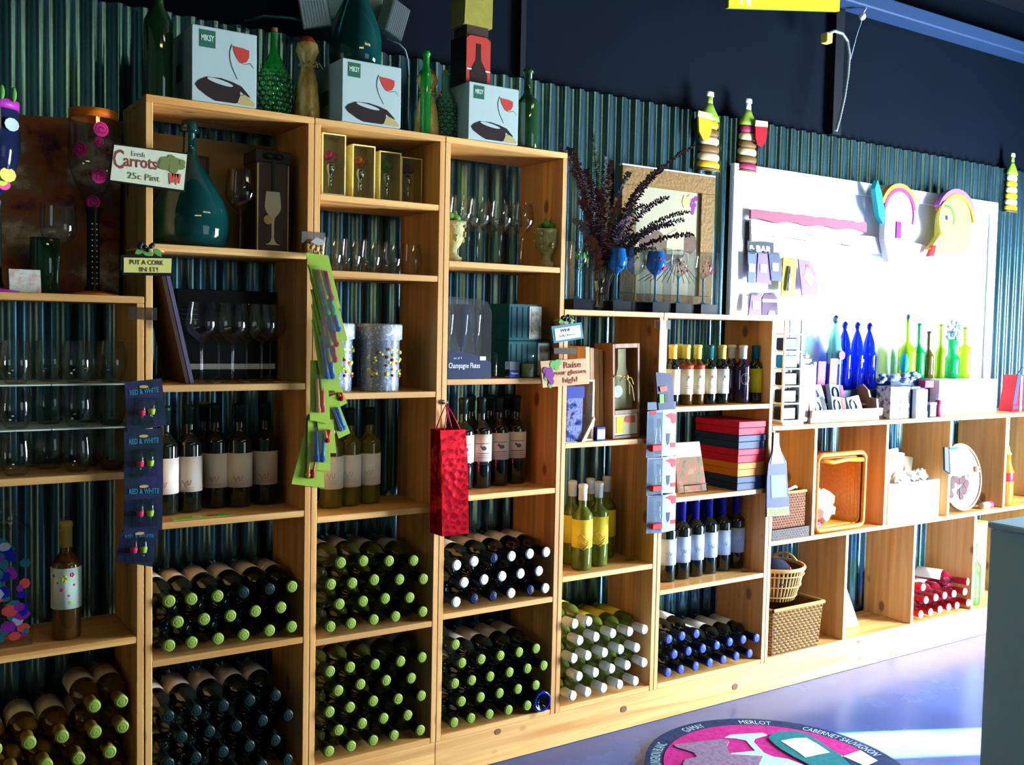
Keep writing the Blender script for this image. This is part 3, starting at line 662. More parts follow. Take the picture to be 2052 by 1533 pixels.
for m_, a, z, s_ in (('flower_yel', -1.0, .285, .018), ('hotpink', -1.05, .262, .014), ('flower_yel', -1.3, .27, .013), ('lab_blue', -1.0, .405, .016)):
    r_ = rat(z)+.003; T4 = Matrix.Translation((r_*math.cos(a), r_*math.sin(a), z)) @ Matrix.Rotation(a+PI/2, 4, 'Z')
    ob('painted_petal', MB().prism(poly_disc(0, 0, s_, 10, 1.3), -.002, .001, 0, T4), m_, t)
for k in range(4):
    a = -2.4+k*.5; ob('painted_leaf', MB().ball((.062*math.cos(a), .062*math.sin(a), .478), .007, 6, 5, sc=(1, .6, 2.6)), 'leaf', t)
# abstract canvas and small items
blotch('abstract', [(.02, .006, .03), (.05, .012, .05), (.30, .07, .015), (.22, .12, .07), (.55, .42, .30), (.30, .02, .02), (.12, .02, .03)], 4.2, .6, stretch=(1, 1, 1.2))
plate([(-60, 228), (40, 232), (244, 246), (238, 592), (-60, 592)], .215, .018, 'abstract_canvas', 'abstract', label='large abstract canvas in red, brown and purple behind the painted glasses', cat='painting').location.z += .003
o = ob('vase', MB().lathe([(0, .004), (.033, 0), (.036, .004), (.036, .140), (.034, .145), (.033, .140), (.031, .01), (0, .008)], 20), 'g_dkgreen', None, (py(90, 585, .15).x, .15, 1.4986), label='dark green cylindrical vase behind the large clear goblet', cat='vase')
ob('rim', MB().lathe([(.0345, .1405), (.0372, .143), (.0345, .146)], 20), 'g_dkgreen', o)
blotch('postcard', [(.30, .34, .30), (.55, .60, .52), (.50, .30, .28), (.62, .66, .50)], 30)
q = py(52, 585, .03)
o = ob('art_card', MB().box(-.036, 0, 0, .036, .0015, .058), 'postcard', None, (q.x, .035, 1.4990), (-.18, 0, .05), label='small pale art card leaning at the front edge of the far-left unit', cat='card')
ob('card_back', MB().box(-.036, .0016, 0, .036, .0022, .058), 'paper', o)

# ------------------------------------------------------------------ far-left unit, gift bag of flowers
blotch('floral_film', [(.05, .09, .16), (.10, .14, .22), (.35, .05, .10), (.06, .10, .40), (.45, .50, .52), (.30, .03, .08)], 26, .15)
bag = ob('gift_bag', MB().box(-.055, -.04, 0, .055, .04, .30), 'film', None, (py(14, 1280, .09).x, .10, .6026), label='clear gift bag printed with blue and pink flowers, cut by picture edge', cat='bag')
mat('o_flo', (.25, .28, .32), .5)
rnd = random.Random(11)
for k, z0 in enumerate((.245, .20, .145, .085, .04)):
    for m_, n_ in (('cap_blue', 2), ('ink_red', 2), ('purple', 2), ('cap_teal', 3), ('o_flo', 1)):
        mb = MB()
        for i in range(n_): mb.prism(poly_disc(rnd.uniform(-.042, .042), z0+rnd.uniform(-.02, .02), rnd.uniform(.008, .017), 7, rnd.uniform(.7, 1.4)), -.0395-rnd.uniform(.0, .0004), -.037)
        ob('flower_print', mb, m_, bag, kind='stuff')
ob('bag_neck', MB().lathe([(.055, .30), (.02, .33), (.05, .36)], 10), 'film', bag)

# ------------------------------------------------------------------ teal demijohn bay
def jug(label, x, y, z, H, R_, rn, m, name='demijohn', group=None, pear=((.0, .80), (.03, .93), (.10, .99), (.18, 1.0), (.28, .97), (.38, .86), (.48, .69), (.57, .50), (.66, .31), (.73, .20))):
    p = [(0, .012), (R_*.55, .002)]+[(R_*b_, H*a) for a, b_ in pear]
    p += [(rn, H*.78), (rn*.92, H*.9), (rn*1.25, H*.93), (rn*1.25, H*.97), (rn*1.0, H), (rn*.8, H)]
    o = ob(name, MB().lathe(p, 32), m, None, (x, y, z+.0006), label=label, cat='bottle', group=group)
    ob('neck_ring', MB().lathe([(rn*.95, H*.90), (rn*1.4, H*.91), (rn*1.4, H*.935), (rn*.95, H*.945)], 24), m, o)
    return o
jug('big teal glass demijohn with long neck in the top left bay', .149, .128, 1.637, .352, .108, .018, 'g_jug')
for i, (a, c_) in enumerate(((.020, 'crate_wood'),)):
    mat('brown_print', (0.10, 0.035, 0.02), .5); mat('tan_board', (0.30, 0.20, 0.08), .7)
t = thing('framed_print', 'dark framed print leaning behind the teal demijohn', 'picture', None, (.115, .232, 1.638))
ob('print', MB().box(-.09, .000, .0, .118, .004, .275), 'brown_print', t)
mb = MB()
for a in ((-.09, -.004, 0, -.084, .006, .275), (.112, -.004, 0, .118, .006, .275), (-.084, -.004, 0, .112, .006, .006), (-.084, -.004, .269, .112, .006, .275)): mb.box(*a)
ob('frame', mb, 'black', t)
mb = MB(); mb.prism([(.02, .15), (.10, .10), (.10, .255), (.03, .26)], -.001, 0); ob('picture_patch', mb, 'ink_red', t)
tag(ob('backing_card', MB().box(.02, .243, 1.6376, .443, .247, 1.965), 'tan_board'), 'plain tan card standing at the back of the demijohn bay', 'card')
# boxed glass with ribbon
mat('box_brown', (0.05, 0.03, 0.022), .5); mat('gold', (0.55, 0.38, 0.12), .35); mat('ribbon', (0.01, 0.01, 0.012), .3)
t = thing('gift_box', 'tall brown gift box with gold border and a printed wine glass', 'box', None, (.364, .115, 1.6376))
ob('carton', MB().bbox(-.050, -.055, 0, .050, .045, .270), 'box_brown', t)
ob('lid', MB().bbox(-.052, -.057, .250, .052, .047, .285), 'ribbon', t)
mb = MB()
for a in ((-.046, .0, -.043, .246), (.043, .0, .046, .246), (-.043, .243, .043, .246)): mb.box(a[0], -.0565, a[1]+.003, a[2], -.0552, a[3])
ob('gold_border', mb, 'gold', t)
mb = MB(); g = wine_glass_prof(.15, .022, .02); mb.prism([(r, z+.02) for r, z in g if r > 0]+[(-r, z+.02) for r, z in g[::-1] if r > 0], -.0562, -.0554); ob('printed_glass', mb, 'lab_tan', t)
mb = MB(); mb.prism(poly_disc(-.014, .09, .013, 14), -.0568, -.0563); ob('printed_medallion', mb, 'gold', t)
mb = MB(); mb.box(-.004, -.0585, .17, .004, -.0572, .285); mb.ball((-.014, -.06, .268), .012, 8, 6, sc=(1.3, .5, .8)); mb.ball((.014, -.06, .268), .012, 8, 6, sc=(1.3, .5, .8)); ob('ribbon', mb, 'ribbon', t)

# ------------------------------------------------------------------ second bay: boards leaning, dark box of glasses
for i, (m_, dx) in enumerate((('box_brown', 0), ('lab_blue', .0125))):
    R4 = Matrix.Translation((.118+dx, .03, 1.268)) @ Matrix.Rotation(-.222, 4, 'Y')
    mm = {'lab_blue': 'slate'}.get(m_, m_)
    mat('slate', (.09, .085, .15), .4)
    tag(ob('serving_board', MB().box(-.005, 0, 0, .005, .21, .315, 0), mm, None, R4.to_translation(), R4.to_euler()), ['dark brown board leaning at the left of the glass bay', 'slate grey board leaning beside the dark brown one'][i], 'board')
t = thing('gift_box', 'large dark gift carton with silver stripe behind six wine glasses', 'box', None, (.285, .232, 1.267))
ob('carton', MB().bbox(-.145, -.012, 0, .150, .018, .262), 'black', t)
ob('silver_stripe', MB().box(-.144, -.0135, .030, .149, -.0122, .046), 'cap_white', t)
for k in range(3): text(['Crystal', 'stemware', 'set of 6'][k] if False else '- - - -- ---', .012, Vector((-.13, -.0125, .20-.014*k)), 'ink_grey', t)

# ------------------------------------------------------------------ yellow gift boxes with wine stoppers
glass('box_window', (.95, .95, .88), .08, .12, .5); mat('box_yellow', (.80, .66, .22), .6); mat('chrome', (.75, .75, .75), .12, metal=1.0)
for i, (u, m_, nm, dy) in enumerate(((668, 'flower_pink', 'pink and blue', .02), (728, 'orange', 'orange', .05), (781, 'leaf', 'green', .075), (824, 'purple', 'dark purple', .10))):
    q = py(u, 400, dy); w_, h_ = .037, [.176, .160, .155, .150][i]
    t = thing('stopper_box', f'yellow-lined clear gift box holding a {nm} topped stopper', 'box', 'yellow stopper boxes', (q.x, dy, 1.8086))
    mb = MB(); mb.box(-w_, .055, 0, w_, .058, h_); mb.box(-w_, 0, 0, -w_+.0015, .055, h_); mb.box(w_-.0015, 0, 0, w_, .055, h_); mb.box(-w_+.0015, 0, 0, w_-.0015, .055, .0015); mb.box(-w_+.0015, 0, h_-.0015, w_-.0015, .055, h_)
    ob('lining', mb, 'box_yellow', t)
    mb = MB()
    for a in ((-w_, 0, -w_+.004, h_), (w_-.004, 0, w_, h_), (-w_+.004, 0, w_-.004, .004), (-w_+.004, h_-.004, w_-.004, h_)): mb.box(a[0], -.002, a[1], a[2], 0, a[3])
    ob('box_edge', mb, 'box_yellow', t)
    s_ = ob('stopper', MB().lathe([(0, .012), (.006, .012), (.009, .035), (.009, .05), (.005, .056), (.013, .068), (.016, .08), (.013, .092), (.006, .098), (0, .099)], 14, (0, .026, 0)), 'chrome', t)
    mb = MB()
    for k in range(6): mb.ball((.013*math.cos(k*1.05), .026+.008*math.sin(k*1.05), .116+.004*math.sin(k*2)), .011, 7, 5)
    ob('stopper_flower', mb, m_, s_)
    ob('window', MB().box(-w_+.003, -.0015, .003, w_-.003, -.001, h_-.003), 'box_window', t)

# ------------------------------------------------------------------ glitter jars
blotch('glitter', [(.10, .13, .20), (.45, .50, .60), (.20, .24, .34), (.80, .85, .95), (.30, .34, .44)], 110, .25)
for i, (u, dy) in enumerate(((664, .10), (759, .085))):
    q = py(u, 782, dy)
    t = thing('ice_bucket', ['glitter-filled clear ice bucket mostly behind the green cards', 'glitter-filled clear ice bucket with yellow and red petals'][i], 'bucket', 'glitter ice buckets', (q.x, dy, 1.2356))
    ob('wall', MB().lathe([(0, 0), (.060, 0), (.061, .004), (.063, .155), (.070, .158), (.070, .200), (.066, .205), (.062, .200), (.062, .16), (.056, .150)], 32), 'glitter', t)
    ob('clear_sleeve', MB().lathe([(.0625, .002), (.0655, .155)], 32), 'plastic', t)
    for mm, sd, n_ in (('flower_yel', 3+i, 26), ('ink_red', 9, 7), ('lab_band', 12, 5)):
        rnd = random.Random(sd); mb = MB()
        for k in range(n_):
            a = -PI/2+rnd.uniform(-1.1, 1.1); z = rnd.uniform(.045, .135)
            mb.ball((.0628*math.cos(a), .0628*math.sin(a), z), rnd.uniform(.004, .007), 6, 4, sc=(1.2, .6, .9))
        ob('petals', mb, mm, t, kind='stuff')

# ------------------------------------------------------------------ stone urns
mat('urn_stone', (.40, .36, .16), .8, var=.3, scale=60, bump=.6)
for i, (u, dy) in enumerate(((893, .07), (1095, .06))):
    q = py(u, 530, dy)
    x = .9085+.048 if i == 0 else q.x
    t = ob('urn', MB().lathe([(0, 0), (.032, 0), (.034, .014), (.02, .022), (.018, .04), (.03, .055), (.042, .085), (.040, .112), (.046, .118), (.046, .128), (.036, .128), (.034, .1), (0, .09)], 20), 'urn_stone', None, (x, dy, 1.6406),
           label=['yellowish stone urn at the left of the tasting glasses', 'yellowish stone urn with green leaves right of the tasting glasses'][i], cat='urn', group='stone urns')
    mb = MB()
    for k in range(26):
        a = k*.9; z = .118-.05*abs(math.sin(k*1.7)); r_ = .044-.1*(.118-z)*.2; mb.ball((r_*math.cos(a), r_*math.sin(a), z), .006, 6, 5)
    ob('grape_relief', mb, 'urn_stone', t, kind='stuff')
    mb = MB()
    for k in range(5):
        a = k*1.3; mb.ball((.018*math.cos(a), .018*math.sin(a), .138+.006*(k % 2)), .013, 7, 5, sc=(1.2, .7, .9))
    mb.ball((-.01, 0, .152), .01, 6, 5, sc=(.7, .5, 1.5)); mb.ball((.014, 0, .150), .01, 6, 5, sc=(.7, .5, 1.4))
    ob('leaves', mb, 'leaf', t)

# ------------------------------------------------------------------ champagne flute pack, gift boxes, candles
mat('card_navy', (.015, .025, .075), .5)
t = thing('flute_pack', 'clear-wrapped pack of champagne flutes on a navy card base', 'package', None, (.968, .05, 1.2728))
ob('card_base', MB().prism([(-.055, 0), (.105, 0), (.105, .05), (.07, .068), (0, .085), (-.055, .085)], -.045, -.038).box(-.055, -.038, 0, .105, .06, .004), 'card_navy', t)
text('Champagne Flutes', .0215, Vector((-.052, -.0456, .028)), 'white', t, w=.115, h=.022); text('set of 4', .012, Vector((-.035, -.0456, .062)), 'lab_blue', t, w=.03)
ob('price_tag', MB().box(.062, -.0462, .058, .084, -.0455, .070), 'white', t)
ob('wrap', MB().prism([(-.055, .085), (0, .085), (.07, .068), (.105, .05), (.105, .21), (.09, .245), (.05, .252), (-.055, .258)], -.044, .058), 'film', t)
for k, (x, m_) in enumerate(((-.032, 'clear'), (.022, 'navy_gloss'), (.07, 'clear'))):
    ob('flute', MB().lathe([(0, .235), (.022, .235), (.026, .2), (.022, .15), (.012, .11), (.003, .095), (.003, .03), (.02, .008), (.022, .006)], 18, (x, .005, 0)), m_, t)
mat('silverframe', (.55, .55, .50), .25, metal=.6); blotch('foil_scene', [(.10, .10, .07), (.35, .35, .28), (.6, .6, .55), (.2, .2, .16)], 40, .3)
for i, (u0, u1, v0, v1, z, nm) in enumerate(((1012, 1088, 620, 683, 0, 'upper'), (1012, 1106, 690, 755, 1, 'lower'))):
    x0 = py(u0, 700, .06).x; x1 = min(1.333, py(u1, 700, .03).x); zz = 1.2726 if z else 1.2726+.122
    t = thing('gift_carton', f'dark green gift carton with silver-framed window, {nm} of two stacked', 'box', 'stacked dark gift cartons', ((x0+x1)/2, .09, zz)); w_ = (x1-x0)/2
    ob('carton', MB().bbox(-w_, -.05, 0, w_, .10, .1205), 'cap_teal', t)
    ob('window_frame', MB().prism([(w_-.052, .006), (w_-.004, .006), (w_-.004, .114), (w_-.052, .114)], -.0525, -.0502), 'silverframe', t)
    ob('window_picture', MB().prism([(w_-.044, .014), (w_-.012, .014), (w_-.012, .106), (w_-.044, .106)], -.0535, -.0526), 'foil_scene', t)
    for k in range(4): ob('glass_rib', MB().box(-w_+.01+.022*k, -.0515, .01, -w_+.013+.022*k, -.0502, .11), 'card_navy', t)
tag(ob('bottle_stand', MB().lathe([(0, 0), (.0125, 0), (.0145, .01), (.0145, .075), (.009, .083), (0, .085)], 18), 'film', None, (py(987, 755, .02).x, .018, 1.2726)), 'frosted clear tube standing before the flute pack', 'tube')
t = ob('candle_box', MB().bbox(-.020, -.014, 0, .020, .014, .055), 'plastic', None, (py(1026, 755, .02).x, .020, 1.2726), label='small clear box with blue label before the dark cartons', cat='box')
ob('label', MB().box(-.0195, -.0152, .002, .0195, -.0142, .026), 'blue_label' if 'blue_label' in M else mat('blue_label', (.012, .03, .24), .4).name, t); text('Votive', .010, Vector((-.014, -.0156, .012)), 'white', t, w=.028)
t = ob('candle_glass', MB().lathe([(0, 0), (.0225, 0), (.0225, .075)], 20), 'clear', None, (py(1058, 752, .02).x, .022, 1.2726), label='clear glass with pale green candle wax before the dark cartons', cat='candle')
ob('wax', MB().lathe([(0, .003), (.021, .003), (.021, .045), (0, .045)], 18), 'cap_ring', t)

# ------------------------------------------------------------------ on top of the tall units (z = 2.019)
ZT = 2.0196
mat('carton_white', (.38, .48, .47), .55); mat('logo_green', (.02, .11, .07), .5); mat('decanter', (.02, .012, .014), .4); mat('decanter_gold', (.42, .33, .12), .6)
def wbox(u0, u1, vb, ul, vt, label):
    """white printed decanter carton: front left/right edge, base and top in the picture"""
    q = pz(u0, vb, ZT); x0, y0 = q.x, max(-.03, q.y); q = py(u0, vb, y0); x0 = q.x
    x1 = py(u1, vb, y0).x; h = py(u0, vt, y0).z-ZT
    w_ = x1-x0; dd = .235
    t = thing('decanter_box', label, 'box', 'white decanter cartons', (x0, y0, ZT))
    ob('carton', MB().bbox(0, 0, 0, w_, dd, h), 'carton_white', t)
    s_ = h/.195
    lg = ob('logo', MB().box(.020*s_, -.0008, h*.72, .062*s_, -.0002, h*.95), 'logo_green', t)
    text('MIKSY', .0150*s_, Vector((.024*s_, -.0012, h*.805)), 'lab_floral', lg, w=.034*s_, h=.016*s_, bold=.0002)
    f = lambda a, b_: (a*w_, b_*h)
    ob('printed_wine', MB().prism([f(*p) for p in ((.62, .80), (.78, .79), (.88, .77), (.88, .68), (.84, .61), (.76, .58), (.70, .62), (.65, .70))], -.0008, -.0002), 'ink_red', t)
    mb = MB(); mb.tube([(*[f(*p)[0]], -.0006, f(*p)[1]) for p in ((.61, .82), (.58, .72), (.58, .62), (.61, .52), (.65, .44), (.70, .36))], .0007, 4)
    mb.tube([(*[f(*p)[0]], -.0006, f(*p)[1]) for p in ((.70, .60), (.80, .57), (.90, .60), (.95, .54))], .0005, 4)
    ob('printed_line', mb, 'logo_green', t)
    dcn = ob('printed_decanter', MB().prism([f(*p) for p in ((.05, .21), (.10, .27), (.22, .33), (.45, .34), (.62, .31), (.76, .27), (.88, .16), (.90, .13), (.82, .155), (.74, .20), (.74, .05), (.66, .025), (.35, .025), (.24, .07), (.10, .15))], -.0008, -.0002), 'decanter', t)
    ob('printed_opening', MB().prism([f(.43+.20*math.cos(a*.45), .285+.032*math.sin(a*.45)-.03*math.cos(a*.45)) for a in range(14)], -.0014, -.0009), 'carton_white', dcn)
    ob('printed_grapes', MB().prism([f(*p) for p in ((.70, .04), (.74, .14), (.82, .16), (.90, .11), (.97, .06), (.96, .02), (.75, .02))], -.0016, -.0009), 'decanter_gold', dcn)
    ob('side_logo', MB().box(-.0008, dd*.42, h*.34, -.0002, dd*.62, h*.58), 'logo_green', t)
    return x0, x1, y0, h
wb1 = wbox(384, 514, 199, 325, 47, 'white decanter carton, leftmost of three on the tall shelves')
wb2 = wbox(685, 803, 241, 640, 115, 'white decanter carton under the green demijohn')
wb3 = wbox(938, 1038, 277, 915, 162, 'white decanter carton under the red gift box')
def plainb(label, u, dy, H, r, m, name='glass_bottle', z=ZT, sh=.6, nk=.76, rn=.0135, group=None, x=None):
    q = py(u, 200, dy); o = ob(name, MB().lathe(bottle_profile(H, r, sh, nk, rn), 24), m, None, (q.x if x is None else x, dy, z), label=label, cat='bottle', group=group)
    ob('lip', MB().lathe([(rn*.9, H-.016), (rn*1.35, H-.014), (rn*1.35, H-.006), (rn*.9, H-.002)], 18), m, o)
    return o
plainb('dark green bottle at the far left above the tall shelves', 302, .09, .37, .0375, 'g_dkgreen', x=.054, sh=.55, nk=.70)
plainb('dark green bottle standing right of the rightmost white carton', 1053, .05, .265, .0375, 'g_dkgreen', x=py(1050, 280, .05).x+.012, sh=.55, nk=.70)
plainb('slim bright green bottle between the gold and grape bottles', 853, .06, .262, .0165, 'g_green', sh=.72, nk=.85, rn=.010)
def grapeb(label, u, dy, H, r, m, gm):
    q = py(u, 200, dy)
    o = ob('grape_bottle', MB().lathe([(0, .003), (r*.7, 0), (r*.85, .01), (r*.9, H*.3), (r*.85, H*.5), (r*.45, H*.66), (.012, H*.74), (.0115, H*.93), (.014, H*.94), (.014, H*.95), (0, H*.95)], 20), m, None, (q.x, dy, ZT), label=label, cat='bottle', group='grape-textured glass bottles')
    ob('cork', MB().lathe([(.009, H*.945), (.0095, H), (0, H)], 12), 'cap_gold', o)
    rnd = random.Random(int(u)); mb = MB(); n = 0
    for k in range(12):
        z = H*(.05+.58*k/11); rr = r*(.93 if k < 8 else .93-.14*(k-7)); c_ = 12
        for j in range(c_):
            a = 2*PI*(j+.5*(k % 2))/c_; mb.ball((rr*math.cos(a), rr*math.sin(a), z), .0105*(rr/r)**.5, 6, 5)
    ob('grape_bumps', mb, gm, o, kind='stuff'); return o
grapeb('green glass bottle shaped like grapes right of the first white carton', 549, .12, .262, .050, 'g_green', 'sea_glass')
grapeb('pale green grape-textured bottle left of the third white carton', 893, .10, .225, .046, 'g_seafoam', 'sea_glass')
mat('raffia', (.45, .32, .12), .8); blotch('gold_foil', [(.20, .11, .02), (.42, .27, .06), (.62, .45, .14), (.30, .17, .03)], 30, .22, stretch=(1, 1, .3))
def goldb(label, u, dy, H, x=None):
    q = py(u, 200, dy)
    o = ob('wrapped_bottle', MB().lathe([(0, 0), (.040, 0), (.038, .04), (.033, H*.45), (.024, H*.62), (.018, H*.70), (.024, H*.78), (.034, H*.88), (.030, H*.97), (.012, H)], 14), 'gold_foil', None, (q.x if x is None else x, dy, ZT), label=label, cat='bottle', group='foil-wrapped bottles')
    mb = MB(); mb.lathe([(.021, H*.68), (.025, H*.70), (.021, H*.725)], 12)
    for a in (-2.4, -1.8, -1.2, -.7): mb.tube([(.02*math.cos(a), .02*math.sin(a), H*.70), (.035*math.cos(a), .04*math.sin(a), H*.73), (.05*math.cos(a), .04*math.sin(a), H*.66)], .0022, 5)
    ob('raffia_bow', mb, 'raffia', o)
    ob('foil_tuft', MB().ball((0, 0, H*.93), .028, 9, 6, sc=(1.1, .9, 1.2)), 'lab_band', o)
goldb('gold foil bottle with rust-coloured top, left of the second white carton', 615, .10, .235)
goldb('smaller gold foil bottle right of the second white carton', 822, .085, .20, x=.868)
# demijohn on second carton, red box and yellow bag on the third
zc = ZT+wb2[3]+.0006
jug('large green demijohn standing on the middle white carton', (wb2[0]+wb2[1])/2-.002, wb2[2]+.115, zc, .36, .078, .016, 'g_jug', pear=((.0, .82), (.04, .97), (.12, 1.0), (.24, 1.0), (.34, .92), (.44, .76), (.54, .55), (.62, .36), (.70, .22)))
zc = ZT+wb3[3]+.0006
t = thing('red_gift_box', 'red gift box with bottle silhouette on the right white carton', 'box', None, ((wb3[0]+wb3[1])/2-.046, wb3[2]+.07, zc))
hh = .150
ob('carton', MB().bbox(-.046, -.045, 0, .046, .05, hh), 'black', t)
fr = ob('red_front', MB().prism([(-.044, .001), (-.044, hh-.012), (-.03, hh-.002), (.03, hh-.002), (.044, hh-.012), (.044, .001)], -.0465, -.0455), 'ink_red', t)
ob('bottle_silhouette', MB().prism([(-.030, .001), (-.030, .035), (-.022, .052), (-.009, .075), (-.008, .125), (.008, .125), (.009, .075), (.024, .052), (.032, .035), (.032, .001)], -.0475, -.0468), 'decanter', fr)
ob('silver_band', MB().box(-.042, -.0478, .042, -.026, -.0469, .046), 'cap_white', fr); ob('silver_band', MB().box(.026, -.0478, .042, .042, -.0469, .046), 'cap_white', fr)
t = thing('gift_bag', 'olive gold gift bag standing on the red box, cut by the top edge', 'bag', None, (t.location.x, t.location.y, zc+hh+.0006))
ob('tissue', MB().bbox(-.040, -.038, 0, .040, .04, .030), 'box_brown', t)
ob('bag_body', MB().prism([(-.052, .030), (.050, .030), (.052, .20), (-.046, .20)], -.044, .042), 'olive' if 'olive' in M else mat('olive', (.30, .26, .05), .45, var=.3, scale=30).name, t)
ob('dark_motif', MB().prism([(0, .20), (.022, .20), (.016, .13), (.012, .11), (.006, .15)], -.0455, -.0445), 'black', t)
# emergency light with two heads, cable
mat('lamp_body', (.20, .32, .30), .5); mat('reflector', (.55, .68, .85), .18)
p0 = py(690, 22, .24)
t = thing('emergency_light', 'grey twin-head emergency light on the wall above the demijohn', 'lamp', None, (p0.x, .25, p0.z))
ob('housing', MB().bbox(-.125, -.03, -.035, .125, .033, .08, .006), 'lamp_body', t)
for sx_, (u, v), rz in ((-1, (630, 18), -.5), (1, (797, 40), .45)):
    c_ = py(u, v, .16); l = c_-t.location
    R4 = Matrix.Translation(l) @ Matrix.Rotation(rz, 4, 'Z') @ Matrix.Rotation(sx_*.18, 4, 'Y') @ Matrix.Rotation(.2, 4, 'X')
    h_ = ob('lamp_head', MB().box(-.043, .0, -.052, .043, .04, .052, 0, R4), 'lamp_body', t)
    mb = MB(); mb.box(-.040, -.003, -.049, .040, -.0005, .049, 0, R4); ob('lens', mb, 'reflector', h_)
    mb = MB()
    for k in range(9): mb.box(-.038+.0085*k, -.0055, -.047, -.0345+.0085*k, -.0032, .047, 0, R4)
    ob('lens_rib', mb, 'reflector', h_, kind='stuff')
    ob('arm', MB().tube([l+Vector((0, .045, 0)), Vector((sx_*.10, .0, .0))], .008, 8), 'lamp_body', t)
c = [py(490, 42, .24), py(530, 32, .20), py(580, 36, .20), py(610, 42, .21), py(640, 55, .24)]
tag(ob('cable', MB().tube(c, .004, 6), 'cap_teal'), 'dark cable running left from the emergency light', 'cable')
c = [py(775, 78, .24), py(800, 88, .22), py(812, 100, .22), py(817, 118, .24), py(819, 150, .26)]
tag(ob('cable', MB().tube(c, .003, 6), 'grey_post'), 'thin pale cable hanging down right of the green demijohn', 'cable')

# ------------------------------------------------------------------ signs on the posts
mat('sign_cream', (.62, .64, .48), .6, var=.15, scale=60); mat('sign_yel', (.62, .56, .16), .6); mat('sign_green', (.16, .20, .06), .6); mat('carrot', (.62, .10, .06), .6); mat('script_brown', (.26, .05, .03), .6); mat('teal_frame', (.04, .17, .24), .5)
def frame_of(pts, y):
    P = [py(u, v, y) for u, v in pts]; return P[0], (P[1]-P[0]), (P[0]-P[3])
def hb(P0, ux, uz, a, b_, off=0): return P0+ux*a-uz*b_+Vector((0, -off, 0))
t = plate([(226, 287), (378, 307), (371, 385), (217, 363)], -.032, .010, 'tin_sign', 'black', label='cream tin sign reading Fresh Carrots nailed to the left post', cat='sign')
P0, ux, uz = frame_of([(226, 287), (378, 307), (371, 385), (217, 363)], -.034)
plate([(229, 290), (375, 309.5), (368, 381), (221, 360.5)], -.034, .001, 'sign_face', 'sign_cream', t)
L_ = ux.length; Hh = uz.length; e1 = ux.normalized(); e2 = (uz-e1*uz.dot(e1)).normalized()
def on(a, b_, off=.0015): return P0+ux*a-uz*b_+Vector((0, -off, 0))
FO = [.0005]
FT = lambda st, a, b_, w_, h_, m_, **k: text(st, .02, on(a, b_, FO[0]), m_, t, ux=e1, uz=e2, w=w_*L_, h=h_*Hh, **k)
FT('Fresh', .26, .27, .17, .13, 'ink_grey'); FT('C', .045, .64, .13, .50, 'script_brown'); FT('arrots', .175, .56, .43, .26, 'script_brown', bold=.00015); FT('25c Pint', .24, .87, .42, .17, 'sign_green')
def blob(cs, y0, y1, sides=9):
    mb = MB()
    for k_, (a, b_, r, sx_) in enumerate(cs):
        c_ = on(a, b_, 0); y0 -= .00012; mb.prism([(c_.x+sx_*r*math.cos(2*PI*i/sides+a*9), c_.z+r*math.sin(2*PI*i/sides+a*9)) for i in range(sides)], y0, y1)
    return mb
ob('carrot_leaves', blob([(.70, .30, .012, 1.2), (.78, .22, .011, 1), (.74, .42, .012, 1.3), (.84, .30, .013, 1.2), (.90, .38, .010, 1.4), (.82, .48, .012, 1), (.68, .45, .008, 1.5), (.93, .28, .008, 1), (.66, .36, .007, 1)], -.0352, -.0340), 'sign_green', t)
mb = MB()
for k, (a0, a1) in enumerate(((.80, .80), (.835, .835), (.87, .88), (.90, .92))):
    c0 = on(a0, .60, 0); c1 = on(a1, .90-.05*(k % 2), 0); mb.prism([(c0.x-.006, c0.z), (c0.x+.006, c0.z), (c1.x+.001, c1.z), (c1.x-.001, c1.z)], -.0352, -.0340)
ob('carrots', mb, 'carrot', t)
# cork sign
cs = [(245, 511), (347, 514), (346, 553), (245, 551)]
t = plate(cs, -.030, .009, 'wooden_sign', 'black', label='small yellow hand-lettered sign reading PUT A CORK IN IT!', cat='sign')
P0, ux, uz = frame_of(cs, -.032); e1 = ux.normalized(); e2 = (uz-e1*uz.dot(e1)).normalized()
plate([(248, 516), (344, 518), (343, 547), (248, 546)], -.0315, .001, 'sign_face', 'sign_yel', t)
L_, Hh = ux.length, uz.length; FO[0] = 0
FT('PUT A CORK', .15, .46, .66, .24, 'ink'); FT('IN IT!', .34, .82, .36, .24, 'ink')
mat('berry', (.02, .02, .03), .3)
def trim_deco(t, u, v, y, s=1):
    c_ = py(u, v, y); mb = MB(); rnd = random.Random(int(u))
    o_ = t.location if t.type == 'EMPTY' else Vector((0, 0, 0))
    for k in range(7): mb.ball((c_.x+rnd.uniform(-.022, .022)*s-o_.x, y-.008-o_.y, c_.z+rnd.uniform(-.008, .014)*s-o_.z), .0065*s, 7, 5)
    ob('berries', mb, 'berry', t)
    for dx, dz in ((.004, -.010), (.028, -.006), (-.016, -.006)):
        T4 = Matrix.Translation((c_.x+dx*s-o_.x, y-.006-o_.y, c_.z+dz*s-o_.z)) @ Matrix.Rotation(dx*30, 4, 'Y')
        ob('leaf', MB().prism([(-.014*s, 0), (-.006*s, .007*s), (.004*s, .009*s), (.015*s, 0), (.004*s, -.007*s), (-.007*s, -.006*s)], -.001, .002, 0, T4), 'leaf', t)
    ob('twig', MB().tube([(c_.x-.05*s-o_.x, y-.004-o_.y, c_.z-.006-o_.z), (c_.x-o_.x, y-.006-o_.y, c_.z+.006*s-o_.z), (c_.x+.045*s-o_.x, y-.004-o_.y, c_.z-.004-o_.z)], .0018, 5), 'raffia', t)
trim_deco(t, 292, 500, -.026)
